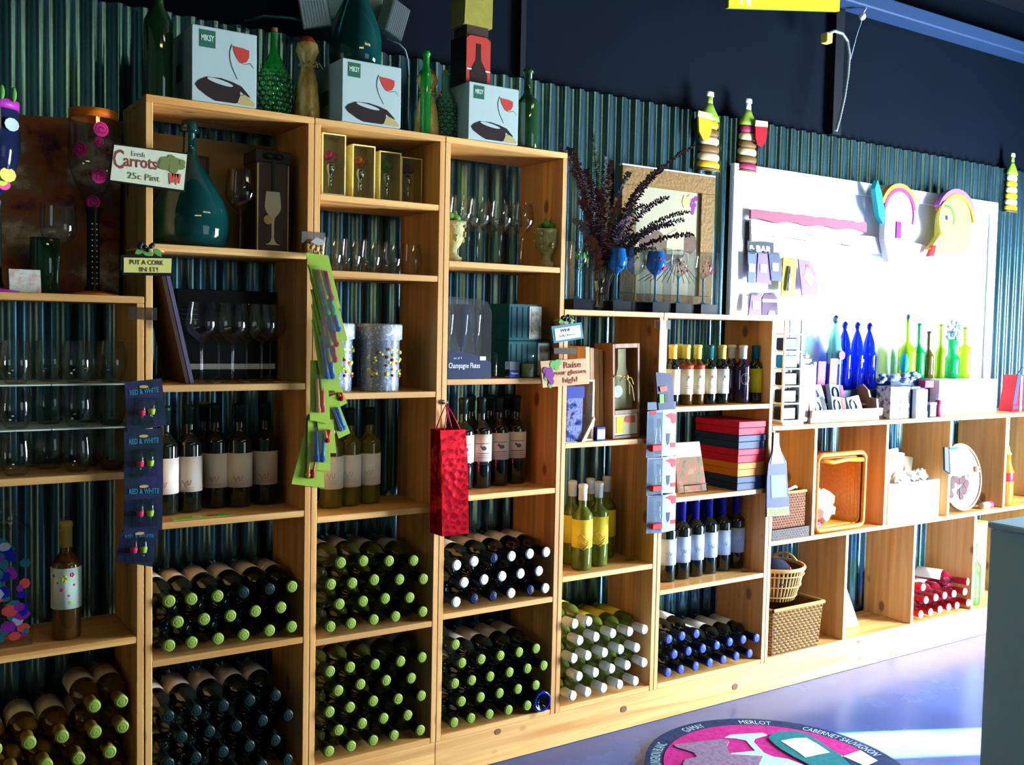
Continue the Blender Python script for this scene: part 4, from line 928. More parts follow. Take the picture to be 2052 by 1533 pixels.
# "Raise your glasses high!" sign and bar behind it
cs = [(1083, 724), (1175, 718), (1181, 769), (1088, 777)]
t = plate(cs, -.040, .009, 'wooden_sign', 'sign_wood', label='wooden plaque with grapes reading Raise your glasses high!', cat='sign')
P0, ux, uz = frame_of(cs, -.041); e1 = ux.normalized(); e2 = (uz-e1*uz.dot(e1)).normalized()
L_, Hh = ux.length, uz.length
FT('Raise', .49, .33, .38, .24, 'script_brown', bold=.0002); FT('your glasses', .23, .62, .74, .22, 'script_brown', bold=.0002); FT('high!', .44, .93, .32, .25, 'script_brown', bold=.0002)
yb = (-.0412, -.0402)
ob('painted_leaf', blob([(.27, .16, .014, 1.1), (.36, .10, .012, 1.2), (.33, .26, .011, 1), (.10, .62, .011, 1), (.16, .92, .011, .8)], *yb, 7), 'sign_green' if False else 'leaf', t)
ob('painted_grapes', blob([(.09, .36, .012, 1), (.18, .40, .012, 1), (.12, .52, .012, 1), (.21, .55, .010, 1), (.17, .66, .012, 1), (.19, .80, .010, 1), (.13, .44, .011, 1)], yb[0]-.001, yb[0]+.001, 10), 'purple', t)
tag(plate([(1110, 697), (1155, 698), (1155, 710), (1110, 709)], -.012, .010, 'mounting_strip', 'box_brown'), 'short dark brown strip screwed across the post above the plaque', 'strip')
cs = [(1105, 654), (1165, 646), (1170, 678), (1110, 688)]
t = plate(cs, -.034, .008, 'wooden_sign', 'teal_frame', label='tiny white sign in blue-green frame reading WINE Jelly, berry vine on top', cat='sign')
P0, ux, uz = frame_of(cs, -.035); e1 = ux.normalized(); e2 = (uz-e1*uz.dot(e1)).normalized()
plate([(1111, 659), (1162, 651.5), (1165, 675), (1114, 683)], -.0355, .001, 'sign_face', 'white', t)
L_, Hh = ux.length, uz.length; FO[0] = .001
FT('WINE', .26, .42, .34, .18, 'ink'); FT('Jelly berries', .20, .74, .62, .18, 'ink_grey')
trim_deco(t, 1130, 640, -.030, .9)
# bits of tape
glass('tape', (.78, .72, .66), .2, .12, .4)
for (u0, v0, u1, v1), nm in (((258, 615, 286, 640), 'left of the post under the cork sign'), ((287, 616, 315, 642), 'right of the post under the cork sign'), ((605, 463, 652, 490), 'beside the green cards'), ((1313, 641, 1344, 660), 'above the white clip strip')):
    a, b_ = py(u0, v0, -.004), py(u1, v1, -.004)
    tag(ob('tape_piece', MB().box(a.x, -.0030, b_.z, b_.x, -.0018, a.z), 'tape'), f'piece of clear tape {nm}', 'tape', 'tape pieces')

# ------------------------------------------------------------------ chain of dark blister cards on the left post
blotch('blue_card', [(.004, .01, .02), (.008, .016, .03), (.02, .02, .09), (.006, .014, .028)], 12, .3)
CH = [[(250, 766), (324, 758), (334, 852), (255, 866)], [(249, 862), (326, 858), (327, 965), (248, 970)], [(250, 962), (327, 960), (325, 1062), (247, 1068)], [(244, 1062), (318, 1060), (305, 1136), (232, 1124)]]
for i, cs in enumerate(CH):
    y = -.026-.0016*(3-i)
    t = plate(cs, y, .0012, 'blister_card', 'blue_card', label=f'dark blister card of red and green stoppers, {["topmost", "second", "third", "lowest"][i]} of the hanging chain', cat='card', group='chain of dark blister cards')
    P0, ux, uz = frame_of(cs, y-.0005); e1 = ux.normalized(); e2 = (uz-e1*uz.dot(e1)).normalized(); q = on
    mat('blue_print', (.03, .20, .30), .5); L_, Hh = ux.length, uz.length; text('RED & WHITE', .02, on(.12, .27, .0006), 'blue_print', t, ux=e1, uz=e2, w=.78*L_, h=.10*Hh, bold=.0004)
    ob('hang_slot', blob([(.50, .13, .004, 3)], y-.0012, y-.0003), 'raffia', t)
    for a, m_ in ((.40, 'pinkred'), (.66, 'lab_gold')):
        c_ = on(a, .62, 0); T4 = Matrix.Translation((c_.x, y-.008, c_.z))
        s_ = ob('stopper', MB().lathe([(0, -.012), (.008, -.010), (.010, 0), (.010, .004), (0, .004)], 12, M4=T4), {'pinkred': 'pinkred', 'lab_gold': 'lime_p' if 'lime_p' in M else mat('lime_p', (.42, .62, .05), .35).name}[m_], t)
        ob('clear_top', MB().lathe([(.0098, .004), (.0095, .026), (.006, .030), (0, .030)], 12, M4=T4), 'film', s_)
        ob('glass_stem', MB().lathe([(.003, -.012), (.0028, -.028), (.014, -.033), (.014, -.034)], 12, M4=T4), 'film', s_)
    c0 = on(.5, .62, 0)
    ob('blister', MB().prism([(c0.x-.032, c0.z-.036), (c0.x+.032, c0.z-.036), (c0.x+.026, c0.z+.034), (c0.x-.026, c0.z+.034)], y-.020, y-.0015), 'film', t)

# ------------------------------------------------------------------ strip of green stopper cards
mat('card_green', (.26, .40, .04), .5, var=.12, scale=50); glass('card_film', (.95, .97, .93), .12, .01, .18)
mat('st_orange', (.75, .36, .04), .25); mat('st_red', (.60, .01, .05), .25); mat('st_blue', (.02, .14, .62), .25); mat('st_green', (.06, .50, .12), .25); mat('st_pink', (.75, .45, .50), .25)
# back ones first; corners: top-left, top-right, bottom-right, bottom-left
GC = [([(612, 862), (648, 868), (650, 978), (584, 970)], -.006, 'st_orange', 'lowest card, fanned out to the left'),
      ([(617, 830), (662, 835), (662, 944), (616, 940)], -.014, 'st_blue', 'blue stopper card low in the fan'),
      ([(650, 800), (672, 790), (702, 868), (679, 879)], -.010, 'st_blue', 'card tilted right with blue stoppers'),
      ([(668, 780), (684, 775), (696, 808), (682, 815)], -.006, 'st_red', 'small card corner showing red behind'),
      ([(636, 845), (668, 840), (674, 908), (642, 908)], -.019, 'st_orange', 'card with orange and red stoppers, low right'),
      ([(622, 722), (655, 722), (662, 850), (621, 842)], -.026, 'st_orange', 'long card with orange and red stoppers at mid height'),
      ([(624, 640), (665, 640), (682, 782), (645, 783)], -.0345, 'st_blue', 'sixth card down, blue stoppers'),
      ([(623, 610), (668, 612), (688, 748), (651, 748)], -.0365, 'st_orange', 'fifth card down, orange stoppers'),
      ([(622, 580), (667, 583), (692, 716), (652, 716)], -.0385, 'st_orange', 'fourth card down, pink and orange stoppers'),
      ([(620, 555), (664, 560), (697, 683), (660, 684)], -.0405, 'st_blue', 'third card down, blue stopper'),
      ([(616, 530), (660, 533), (687, 651), (646, 651)], -.0425, 'st_green', 'second card down, green stopper'),
      ([(613, 506), (658, 512), (683, 618), (641, 617)], -.0445, 'st_red', 'topmost card, red and orange stoppers')]
for cs, y, sm_, nm in GC:
    t = plate(cs, y, .0010, 'stopper_card', 'card_green', label=f'lime green card on the post, {nm}', cat='card', group='lime green stopper cards')
    P = [py(u, v, y-.004) for u, v in cs]; top, bot = (P[0]+P[1])/2, (P[2]+P[3])/2
    for k, (m_, off) in enumerate(((sm_ if sm_ != 'st_red' else 'st_orange', -.10), ('st_red' if sm_ in ('st_red', 'st_orange') else sm_, .18))):
        wv = (P[1]-P[0])*off; a = top.lerp(bot, .30)+wv*1.2; b_ = top.lerp(bot, .80)+wv*.9
        if (bot-top).length < .10: b_ = top.lerp(bot, .6)
        s_ = ob('stopper', MB().tube([a, a.lerp(b_, .8), b_], [.0045, .0055, .008], 8), m_, t)
        ob('stopper_bulb', MB().ball(b_, .0088, 8, 6), m_, s_)
    P2 = [top.lerp(bot, f)+(P[1]-P[0])*g for f, g in ((.22, -.33), (.22, .36), (.86, .36), (.86, -.33))]
    if (bot-top).length > .10: ob('blister', MB().prism([(p.x, p.z) for p in P2], y-.0135, y-.0126), 'card_film', t)
p0 = py(634, 495, -.02)
t = thing('grape_ornament', 'small dried grape ornament above the lime green cards', 'ornament', None, tuple(p0))
mb = MB(); rnd = random.Random(5)
for k in range(16): mb.ball((rnd.uniform(-.018, .018), rnd.uniform(-.008, .008), rnd.uniform(-.028, .014)), .0062, 7, 5)
ob('berries', mb, 'raffia', t, kind='stuff'); ob('leaf', MB().prism([(-.022, .012), (-.006, .026), (.016, .020), (.020, .008), (0, .004)], -.012, -.008), 'lab_grey', t)
tag(ob('hanging_strip', MB().box(py(636, 500, -.003).x-.006, -.0040, py(636, 960, -.003).z, py(636, 500, -.003).x+.006, -.0024, py(636, 500, -.003).z), 'film'), 'clear plastic clip strip behind the lime green cards', 'strip')

# ------------------------------------------------------------------ red foil bottle bag on a hook
m = bpy.data.materials.new('red_foil'); m.use_nodes = True; nt = m.node_tree; b = nt.nodes['Principled BSDF']
b.inputs['Base Color'].default_value = (.70, .006, .02, 1); b.inputs['Metallic'].default_value = .75; b.inputs['Roughness'].default_value = .22
tc = nt.nodes.new('ShaderNodeTexCoord'); vo = nt.nodes.new('ShaderNodeTexVoronoi'); vo.inputs['Scale'].default_value = 45; nt.links.new(tc.outputs['Object'], vo.inputs['Vector'])
bp_ = nt.nodes.new('ShaderNodeBump'); bp_.inputs['Strength'].default_value = .35; bp_.inputs['Distance'].default_value = .006; nt.links.new(vo.outputs['Distance'], bp_.inputs['Height']); nt.links.new(bp_.outputs[0], b.inputs['Normal'])
M['red_foil'] = m
p0 = py(888, 806, -.004)
zt = py(905, 862, -.075).z; zb = py(905, 1073, -.075).z
xa, xb = py(877, 1060, -.075).x+.012, py(940, 1060, -.075).x
t = thing('bottle_bag', 'shiny red foil bottle bag hanging on a hook by cord handles', 'bag', None, (p0.x, -.02, zb))
dx = -p0.x
ob('bag_body', MB().add([(xa+dx+.004, -.055, 0), (xb+dx, -.055, 0), (xb+dx, .014, 0), (xa+dx, .014, 0), (xa+dx-.006, -.050, zt-zb), (xb+dx-.016, -.050, zt-zb), (xb+dx-.016, .014, zt-zb), (xa+dx-.004, .014, zt-zb),
    (xa+dx+.001, -.058, (zt-zb)*.6), (xb+dx-.006, -.052, (zt-zb)*.62)],
    [(0, 3, 2, 1), (0, 1, 9, 8), (8, 9, 5, 4), (1, 2, 6, 5, 9), (2, 3, 7, 6), (3, 0, 8, 4, 7)]), 'red_foil', t)
for y_, s_ in ((-.045, 0), (.010, .002)):
    zh = p0.z-zb
    ob('handle', MB().tube([(xa+dx+.010, y_, zt-zb-.01), (-.008, y_*.5, zh-.03), (0+s_, .0, zh-.004), (.010, y_*.5, zh-.03), (xb+dx-.028, y_, zt-zb-.01)], .0022, 6), 'st_red', t)
h_ = thing('wall_hook', 'small metal hook on the post holding the red bag', 'hook', None, tuple(p0))
ob('plate', MB().lathe([(0, 0), (.008, 0), (.008, .002), (0, .003)], 12, M4=Matrix.Translation((0, .002, 0)) @ Matrix.Rotation(PI/2, 4, 'X')), 'chrome', h_)
ob('prong', MB().tube([(0, 0, 0), (0, -.018, -.004), (0, -.026, -.003), (0, -.028, .006)], .002, 6), 'chrome', h_)

# ------------------------------------------------------------------ on top of the eucalyptus unit (z = 1.502)
ZE = 1.5026
mat('ball_blue', (.01, .14, .45), .15); mat('stem_blue', (.03, .22, .35), .3); mat('ball_cream', (.62, .58, .42), .2); mat('base_black', (.003, .004, .010), .3)
TU = [(1156, .05, 'clear', 'leaf', 'green and blue streaks, leftmost'), (1234, .07, 'ball_blue', 'stem_blue', 'a solid blue bowl, second from left'), (1272, .10, 'clear', 'raffia', 'a speckled cream bowl'),
      (1312, .065, 'ball_blue', 'pinkred', 'a blue bowl with pink spots'), (1358, .07, 'clear', 'pinkred', 'red dots on the bowl'), (1408, .08, 'clear', 'pinkred', 'small red and green dots, rightmost')]
for i, (u, dy, bm, dm, nm) in enumerate(TU):
    q = py(u, 610, dy); t = thing('boxed_wine_glass', f'clear tube with black base with painted glass, {nm}', 'glass', 'painted wine glasses in clear tubes', (q.x, dy, ZE))
    ob('base', MB().box(-.041, -.036, 0, .041, .036, .036), 'base_black', t)
    ob('clear_case', MB().box(-.043, -.038, .0005, .043, .038, .232), 'plastic', t)
    for a in ((-.0432, -.0382), (.0405, -.0382)): ob('case_edge', MB().box(a[0], a[1], .001, a[0]+.0027, a[1]+.0012, .232), 'film', t)
    g = ob('wine_glass', MB().lathe([(r, z+.036) for r, z in wine_glass_prof(.185, .034, .026, .47, .8) if z > .086], 20), bm, t)
    ob('stem', MB().lathe([(.026, .037), (.010, .041), (.004, .05), (.0038, .125), (.008, .136)], 12), 'stem_blue' if i != 2 else 'raffia', g)
    mb = MB(); rnd = random.Random(i+3)
    for k in range(13):
        a = rnd.uniform(-2.6, -.5); z = rnd.uniform(.148, .198); mb.ball((.033*math.cos(a), .033*math.sin(a), z), rnd.uniform(.003, .0055), 6, 4, sc=(1, .8, 1 if i else 2.4))
    ob('painted_dots', mb, dm, g, kind='stuff')
# vase with eucalyptus
vx = py(1201, 618, .11).x
t = ob('vase', MB().lathe([(0, .004), (.030, 0), (.031, .01), (.036, .24), (.034, .24), (.029, .012), (0, .012)], 22), 'plastic', None, (vx, .11, ZE), label='slim clear vase with cork pieces holding the dried eucalyptus', cat='vase')
for k, (zz, a) in enumerate(((.012, .2), (.065, -.4), (.115, .3))):
    ob('cork', MB().lathe([(0, 0), (.012, 0), (.012, .045), (0, .045)], 10, M4=Matrix.Translation((.002*k-.006, -.004, zz)) @ Matrix.Rotation(a, 4, 'Y')), 'lab_tan', t)
mat('euc_plum', (.085, .035, .05), .7, var=.4, scale=40); mat('euc_grey', (.09, .11, .13), .7, var=.4, scale=40); mat('euc_green', (.05, .07, .03), .7, var=.4, scale=40); mat('euc_rust', (.16, .06, .04), .7, var=.3, scale=40)
mat('euc_violet', (.10, .05, .12), .7, var=.4, scale=40); mat('twig', (.06, .04, .03), .8)
bq = thing('eucalyptus_bouquet', 'bouquet of dried plum and grey-green eucalyptus sprigs in the clear vase', 'bouquet', None, (vx, .11, ZE+.10))
TIPS = [(1139, 296, .03, 'euc_plum', .022), (1160, 400, .02, 'euc_plum', .021), (1187, 266, .10, 'euc_green', .020), (1212, 315, .14, 'euc_grey', .020), (1225, 322, .02, 'euc_rust', .020), (1150, 440, .00, 'euc_grey', .022),
        (1262, 345, .15, 'euc_grey', .018), (1330, 335, .18, 'euc_green', .017), (1392, 292, .10, 'euc_plum', .015), (1315, 350, .02, 'euc_plum', .019), (1340, 395, .05, 'euc_violet', .019), (1382, 424, .07, 'euc_green', .015),
        (1372, 440, .02, 'euc_violet', .017), (1390, 470, .12, 'euc_plum', .017), (1316, 498, .03, 'euc_green', .015), (1290, 410, .06, 'euc_grey', .020), (1175, 340, .05, 'euc_plum', .022), (1200, 380, -.02, 'euc_plum', .022),
        (1240, 400, -.02, 'euc_rust', .020), (1260, 440, -.01, 'euc_violet', .020), (1225, 360, .06, 'euc_green', .019), (1145, 340, .10, 'euc_plum', .020), (1180, 480, -.04, 'euc_rust', .024), (1120, 290, .16, 'euc_plum', .018),
        (1350, 450, .16, 'euc_plum', .017), (1280, 470, .10, 'euc_grey', .019)]
for k, (u, v, y, m_, ls) in enumerate(TIPS):
    rnd = random.Random(100+k)
    e_ = py(u, v, y)-bq.location; a_ = Vector((rnd.uniform(-.015, .015), rnd.uniform(-.015, .015), -.08)); mid = Vector((e_.x*.25, e_.y*.3, e_.z*.62+.06))
    pts = [a_*(1-s_)**2+mid*2*s_*(1-s_)+e_*s_**2 for s_ in [i/12 for i in range(13)]]
    sp = ob('sprig', MB().tube(pts, [.0028-.0017*i/12 for i in range(13)], 5), 'twig', bq)
    mb = MB(); Ln = sum((pts[i+1]-pts[i]).length for i in range(12)); n = max(10, int(Ln/.0105))
    for i in range(n):
        f = .30+.70*i/n; s_ = f*12; i0 = min(11, int(s_)); p = pts[i0].lerp(pts[i0+1], s_-i0); tg = (pts[i0+1]-pts[i0]).normalized()
        side = tg.cross(Vector((rnd.uniform(-1, 1), rnd.uniform(-1, 1), rnd.uniform(-1, 1)))).normalized(); sz = ls*(1.15-.55*f)*rnd.uniform(.8, 1.15)
        for sg in (1, -1):
            d_ = (side*sg+tg*.35).normalized(); w_ = d_.cross(tg).normalized(); lift = w_.cross(d_)*sz*.25
            c_ = [p, p+d_*sz*.35+w_*sz*.42+lift, p+d_*sz*.9+w_*sz*.34, p+d_*sz*1.15, p+d_*sz*.9-w_*sz*.34, p+d_*sz*.35-w_*sz*.42+lift]
            mb.add(c_, [(0, 1, 2, 3), (0, 3, 4, 5)])
    ob('leaves', mb, m_, sp, kind='stuff')
# framed vineyard picture
mat('frame_gold', (.20, .11, .03), .6, var=.35, scale=70, bump=.5); mat('mat_cream', (.34, .31, .21), .7); mat('sepia', (.11, .07, .045), .7, var=.4, scale=60); mat('frame_white', (.7, .78, .8), .4)
a_, b_, c_ = py(1247, 330, .235), py(1434, 350, .235), py(1432, 520, .235)
x0, x1, z1 = a_.x, b_.x, (a_.z+b_.z)/2; z0 = ZE; w_, h_ = x1-x0, z1-z0
t = thing('framed_picture', 'large vineyard sketch in textured gold frame behind the eucalyptus', 'picture', None, (x0, .245, z0))
for nm, a in (('frame_rail', (0, 0, w_, .075)), ('frame_rail', (0, h_-.075, w_, h_-.006)), ('frame_stile', (0, .0755, .075, h_-.0755)), ('frame_stile', (w_-.075, .0755, w_, h_-.0755))): ob(nm, MB().bbox(a[0], -.012, a[1], a[2], .008, a[3], .002), 'frame_gold', t)
ob('outer_lip', MB().box(0, -.010, h_-.0055, w_, .01, h_), 'frame_white', t)
sh = ob('sheet', MB().box(.07, -.001, .07, w_-.07, .004, h_-.07), 'mat_cream', t)
mb = MB(); rnd = random.Random(4)
for i, xx in enumerate((.14, .19, .24, .30, .36, .41)):
    if xx < w_-.11: mb.prism(poly_disc(xx, h_*.47+.02*math.sin(i*2), .042, 9), -.0014-.0001*i, -.0011)
ob('sketched_trees', mb, 'sepia', sh, kind='stuff')
mb = MB()
for i in range(12): mb.tube([(.30, -.0014, h_*.40), (.10+.030*i, -.0014, h_*.22)], .0012, 4)
ob('sketched_rows', mb, 'sepia', sh, kind='stuff')
ob('sketched_house', MB().prism([(.24, h_*.42), (.33, h_*.42), (.33, h_*.55), (.29, h_*.60), (.24, h_*.55)], -.0024, -.0019), 'mat_cream', sh)
mb = MB()
for i, (dx, dz) in enumerate(((0, 0), (.016, .006), (.008, -.014), (.022, -.012), (.016, -.028), (.03, .014), (.012, -.042))): mb.prism(poly_disc(w_-.125+dx, h_*.80+dz, .010, 9), -.0015-.0001*i, -.0011)
ob('printed_grapes', mb, 'purple', sh, kind='stuff')
ob('printed_leaf', MB().prism([(w_-.17, h_*.79), (w_-.16, h_*.84), (w_-.145, h_*.83), (w_-.13, h_*.85), (w_-.125, h_*.80), (w_-.14, h_*.76), (w_-.16, h_*.75)], -.0028, -.0021), 'gold', sh)

# ------------------------------------------------------------------ wooden wine boxes bay
for i in range(5):
    R4 = Matrix.Translation((1.508+.0245*i, .045+.006*i, 1.0515)) @ Matrix.Rotation(-.045, 4, 'Y')
    tag(ob('wooden_box', MB().bbox(-.010, 0, 0, .010, .19, .325-.004*i, .002), 'crate_wood', None, R4.to_translation(), R4.to_euler()), f'narrow wooden wine box standing on edge, {ORD[i]} from left of the row', 'box', 'wooden wine boxes on edge')
R4 = Matrix.Translation((1.655, .02, 1.0545)) @ Matrix.Rotation(-.035, 4, 'Y')
t = thing('wine_crate', 'open-fronted wooden wine box with raffia-tied picture of a bottle', 'box', None, R4.to_translation(), R4.to_euler())
w_, h_ = .062, .335
for nm, a in (('side_board', (-w_, 0, -w_+.010, h_)), ('side_board', (w_-.010, 0, w_, h_)), ('end_board', (-w_+.010, h_-.016, w_-.010, h_)), ('end_board', (-w_+.010, 0, w_-.010, .010)), ('cross_board', (-w_+.010, .085, w_-.010, .100))):
    ob(nm, MB().bbox(a[0], -.004, a[1], a[2], .10, a[3], .001), 'round_wood', t)
ob('back_board', MB().box(-w_+.010, .085, .010, w_-.010, .095, h_-.016), 'crate_wood', t)
mat('crate_pic', (.20, .19, .08), .5); pn = ob('bottle_picture', MB().prism([(-.05, .102), (.05, .102), (.05, .17), (.03, .22), (.018, .25), (.018, .315), (-.018, .315), (-.018, .25), (-.035, .2), (-.05, .15)], .020, .024), 'crate_pic', t)
ob('glass_patch', MB().prism(poly_disc(-.022, .165, .022, 12), .017, .0195), 'lab_floral', pn)
mb = MB()
for a in ((-.075, .215), (-.03, .205), (.012, .155), (.034, .13), (.03, .19)): mb.tube([(.0, -.004, .215), (a[0]*.6, -.01, (a[1]+.215)/2+.01), (a[0], -.006, a[1])], .0022, 5)
mb.ball((0, -.006, .216), .008, 8, 6); ob('raffia_bow', mb, 'raffia', t, kind='stuff')
lp = ob('lower_label', MB().box(-w_+.010, -.002, .012, w_-.010, .0, .084), 'lab_tan', t)
ob('yellow_patch', MB().box(-.045, -.0032, .02, -.01, -.0022, .078), 'lab_gold', lp); ob('red_patch', MB().prism([(-.012, .058), (.0, .078), (.04, .078), (.042, .052), (.01, .054)], -.0034, -.0024), 'carrot', lp)
blotch('purple_wrap', [(.006, .006, .04), (.02, .03, .16), (.22, .26, .45), (.04, .02, .10), (.01, .02, .12)], 22, .12)
t = thing('packet', 'blue and purple shiny packet in a pale wooden frame', 'package', None, (1.440, .012, 1.0512))
ob('wrap', MB().bbox(-.058, 0, 0, .018, .04, .19, .006), 'purple_wrap', t); ob('header', MB().box(-.058, -.0015, .150, .018, -.0002, .19), 'blue_label', t)
mb = MB(); mb.bbox(.020, 0, 0, .064, .05, .008); mb.bbox(.054, 0, .008, .064, .05, .205); mb.bbox(.020, 0, .205, .064, .05, .213)
ob('wood_frame', mb, 'pale_wood', t); ob('brace', MB().prism([(.005, 0), (.02, 0), (.062, .075), (.056, .085)], -.010, -.002), 'pale_wood', t)
t = ob('small_box', MB().bbox(-.019, 0, 0, .019, .03, .048), 'blue_label', None, (1.530, .004, 1.0512), label='little blue and white box at the foot of the wooden boxes', cat='box'); ob('label', MB().box(-.017, -.0012, .006, .017, -.0002, .040), 'lab_blue', t)
tag(ob('paper_note', MB().box(0, 0, 0, .05, .035, .0012), 'white', None, (1.378, .006, 1.0512)), 'white paper slip lying at the front left under the purple packet', 'paper')
tag(ob('flyer', MB().box(-.08, -.022, 0, .08, .022, .0015), 'card_green', None, (.155, .030, .9002), (0, 0, .03)), 'green printed flyer lying flat under the upright red bottles', 'card')
o = bpy.data.objects['flyer']; 
for k, (x, m_) in enumerate(((-.01, 'lab_tan'), (.03, 'ink_red'), (.055, 'st_green'))): ob('printed_patch', MB().box(x-.012, -.012, .0016, x+.012, .012, .0022), m_, o)

# ------------------------------------------------------------------ coloured box stack, plaque
mat('bx_red', (.42, .008, .035), .55); mat('bx_navy', (.012, .030, .085), .5); mat('bx_orange', (.50, .17, .015), .55)
bx0 = py(1481, 985, .004).x; z = .8256
for i, (m_, nm) in enumerate((('bx_navy', 'navy box at the bottom of the coloured stack'), ('bx_orange', 'orange box, second from the bottom of the stack'), ('bx_red', 'red box in the middle of the coloured stack'), ('bx_navy', 'navy box just under the topmost red one'), ('bx_red', 'red box on top of the coloured stack'))):
    hh = .0535; off = (.0, .001, .003, .002, .004)[i]
    t = ob('storage_box', MB().bbox(bx0+off-.01, .006+off, 0, 2.3655, .246, hh*.52), m_, None, (0, 0, z), label=nm, cat='box', group='stack of coloured boxes')
    ob('lid', MB().bbox(bx0+off-.012, .004+off, hh*.53, 2.3662, .248, hh-.0004, .002), m_, t); z += hh
blotch('grape_art', [(.07, .04, .02), (.20, .15, .07), (.25, .05, .02), (.12, .10, .03), (.10, .015, .03), (.24, .18, .08)], 18, .6)
R4 = Matrix.Translation((py(1395, 978, .05).x-.01, .052, .8262)) @ Matrix.Rotation(-.16, 4, 'X')
t = thing('plaque', 'wooden plaque with painted grapes on a black wire easel', 'plaque', None, R4.to_translation(), R4.to_euler())
ob('board', MB().prism([(-.085, .004), (.068, .004), (.052, .192), (-.075, .192)], 0, .010), 'round_wood', t); ob('painting', MB().prism([(-.083, .006), (.066, .006), (.0545, .135), (-.079, .135)], -.0012, -.0002), 'grape_art', t)
mb = MB(); mb.tube([(-.06, .01, .004), (-.06, -.014, .002), (-.06, -.014, .030), (.058, -.014, .030), (.058, -.014, .002), (.058, .01, .004)], .0018, 6); ob('easel_wire', mb, 'black', t)

# ------------------------------------------------------------------ clip strip with red and white packs
mat('pack_blue', (.008, .018, .07), .4); mat('pack_steel', (.05, .08, .14), .45)
xs = py(1327, 700, -.012).x
tag(ob('clip_strip', MB().box(xs-.013, -.0135, py(1327, 760, -.012).z, xs+.013, -.0120, py(1327, 642, -.012).z), 'white'), 'white clip strip hanging on the post beside the half bottles', 'strip')
t = plate([(1314, 746), (1346, 748), (1352, 820), (1320, 822)], -.020, .006, 'blister_card', 'pack_blue', label='dark blue blister pack hanging above the red and white packs', cat='card')
plate([(1322, 775), (1336, 773), (1338, 783), (1324, 785)], -.024, .003, 'printed_patch', 'carrot', t); plate([(1322, 790), (1331, 790), (1331, 808), (1322, 808)], -.024, .003, 'printed_patch', 'leaf', t); plate([(1332, 790), (1338, 790), (1338, 806), (1332, 806)], -.024, .003, 'printed_patch', 'black', t)
mat('pack_white', (.40, .44, .50), .5); mat('pack_back', (.17, .22, .30), .5)
for i, (v0, v1, nm) in enumerate(((822, 915, 'topmost'), (916, 990, 'middle'), (991, 1064, 'lowest'))):
    y = -.016; a = py(1297, v0, y); b_ = py(1352, v1, y); zt_, zb_ = a.z, b_.z; w_ = b_.x-a.x
    t = thing('pump_pack', f'white blister pack with red stopper pump, {nm} of three hanging', 'package', 'red and white packs', (a.x, y, zb_)); H_ = zt_-zb_
    ob('card', MB().prism([(w_*.52, 0), (w_, .004), (w_, H_*.97), (w_*.52, H_)], -.002, .0), 'pack_white', t)
    ob('backing', MB().prism([(0, .004), (w_*.52, 0), (w_*.52, H_), (0, H_*.97)], -.001, .0), 'pack_back', t)
    ob('blister', MB().box(.004, -.032, .006, w_*.50, -.0012, H_*.94), 'film', t)
    pm = ob('pump', MB().lathe([(0, H_*.10), (.010, H_*.10), (.011, H_*.45), (.007, H_*.62), (.007, H_*.82), (0, H_*.83)], 12, (w_*.30, -.016, 0)), 'film', t)
    ob('red_stopper', MB().bbox(.0, -.034, H_*.16, w_*.34, -.012, H_*.30, .002), 'cap_red', pm)
    if i == 0: ob('brand_patch', MB().box(w_*.08, -.0015, H_*.90, w_*.30, -.0012, H_*.985), 'cap_red', t); ob('header', MB().box(0, -.0012, H_, w_*.98, 0, H_+.028), 'pack_steel', t)
    ob('printed_disc', MB().prism([(w_*.62, H_*.88), (w_*.80, H_*.93), (w_*.99, H_*.90), (w_*.99, H_*.72), (w_*.86, H_*.70), (w_*.80, H_*.80)], -.0028, -.0021), 'cap_red', t)
    ob('printed_bottle', MB().prism([(w_*.66, H_*.50), (w_*.80, H_*.50), (w_*.78, H_*.30), (w_*.72, H_*.24), (w_*.68, H_*.32)], -.0028, -.0021), 'pack_blue', t)
    ob('printed_bar', MB().box(w_*.82, -.0028, H_*.20, w_*.995, -.0021, H_*.30), 'cap_red', t)
mat('tag_foil', (.13, .16, .23), .4); mat('tag_label', (.10, .30, .40), .5)
# bottle-shaped hanging card
pts = [(1550, 866), (1562, 867), (1562, 890), (1566, 905), (1576, 925), (1578, 960), (1583, 1033), (1536, 1036), (1537, 960), (1540, 930), (1548, 905), (1549, 885)]
t = plate(pts, -.026, .006, 'bottle_tag', 'card_navy', label='bottle-shaped card hanging on the post beside the coloured boxes', cat='card')
blotch('mosaic', [(.35, .06, .10), (.40, .34, .05), (.06, .2, .05), (.25, .1, .25), (.38, .2, .05)], 60)
plate([(1551, 869), (1560, 869), (1561, 892), (1567, 912), (1572, 928), (1545, 930), (1549, 905)], -.0275, .0012, 'foil_neck', 'tag_foil', t); plate([(1545, 953), (1574, 951), (1577, 995), (1546, 998)], -.0275, .0012, 'label', 'tag_label', t); plate([(1537, 1018), (1581, 1015), (1582.5, 1032), (1537, 1035)], -.0275, .0012, 'mosaic_strip', 'mosaic', t)

# ------------------------------------------------------------------ white display board and what hangs on it
mat('board_white', (.88, .90, .92), .45)
bx0_, bx1_, bz0, bz1 = 2.392, 4.305, 1.0712, 2.130
t = thing('display_board', 'big white framed display board on the corrugated wall above the low cubbies', 'board', None, (bx0_, .27, bz0))
w_, h_ = bx1_-bx0_, bz1-bz0
ob('panel', MB().box(.0, -.002, 0, w_, .006, h_), 'board_white', t)
for nm, a in (('frame_rail', (0, 0, w_, .03)), ('frame_rail', (0, h_-.06, w_, h_)), ('frame_stile', (0, .0305, .075, h_-.0605)), ('frame_stile', (w_-.06, .0305, w_, h_-.0605))): ob(nm, MB().bbox(a[0], -.016, a[1], a[2], -.0022, a[3], .003), 'board_white', t)
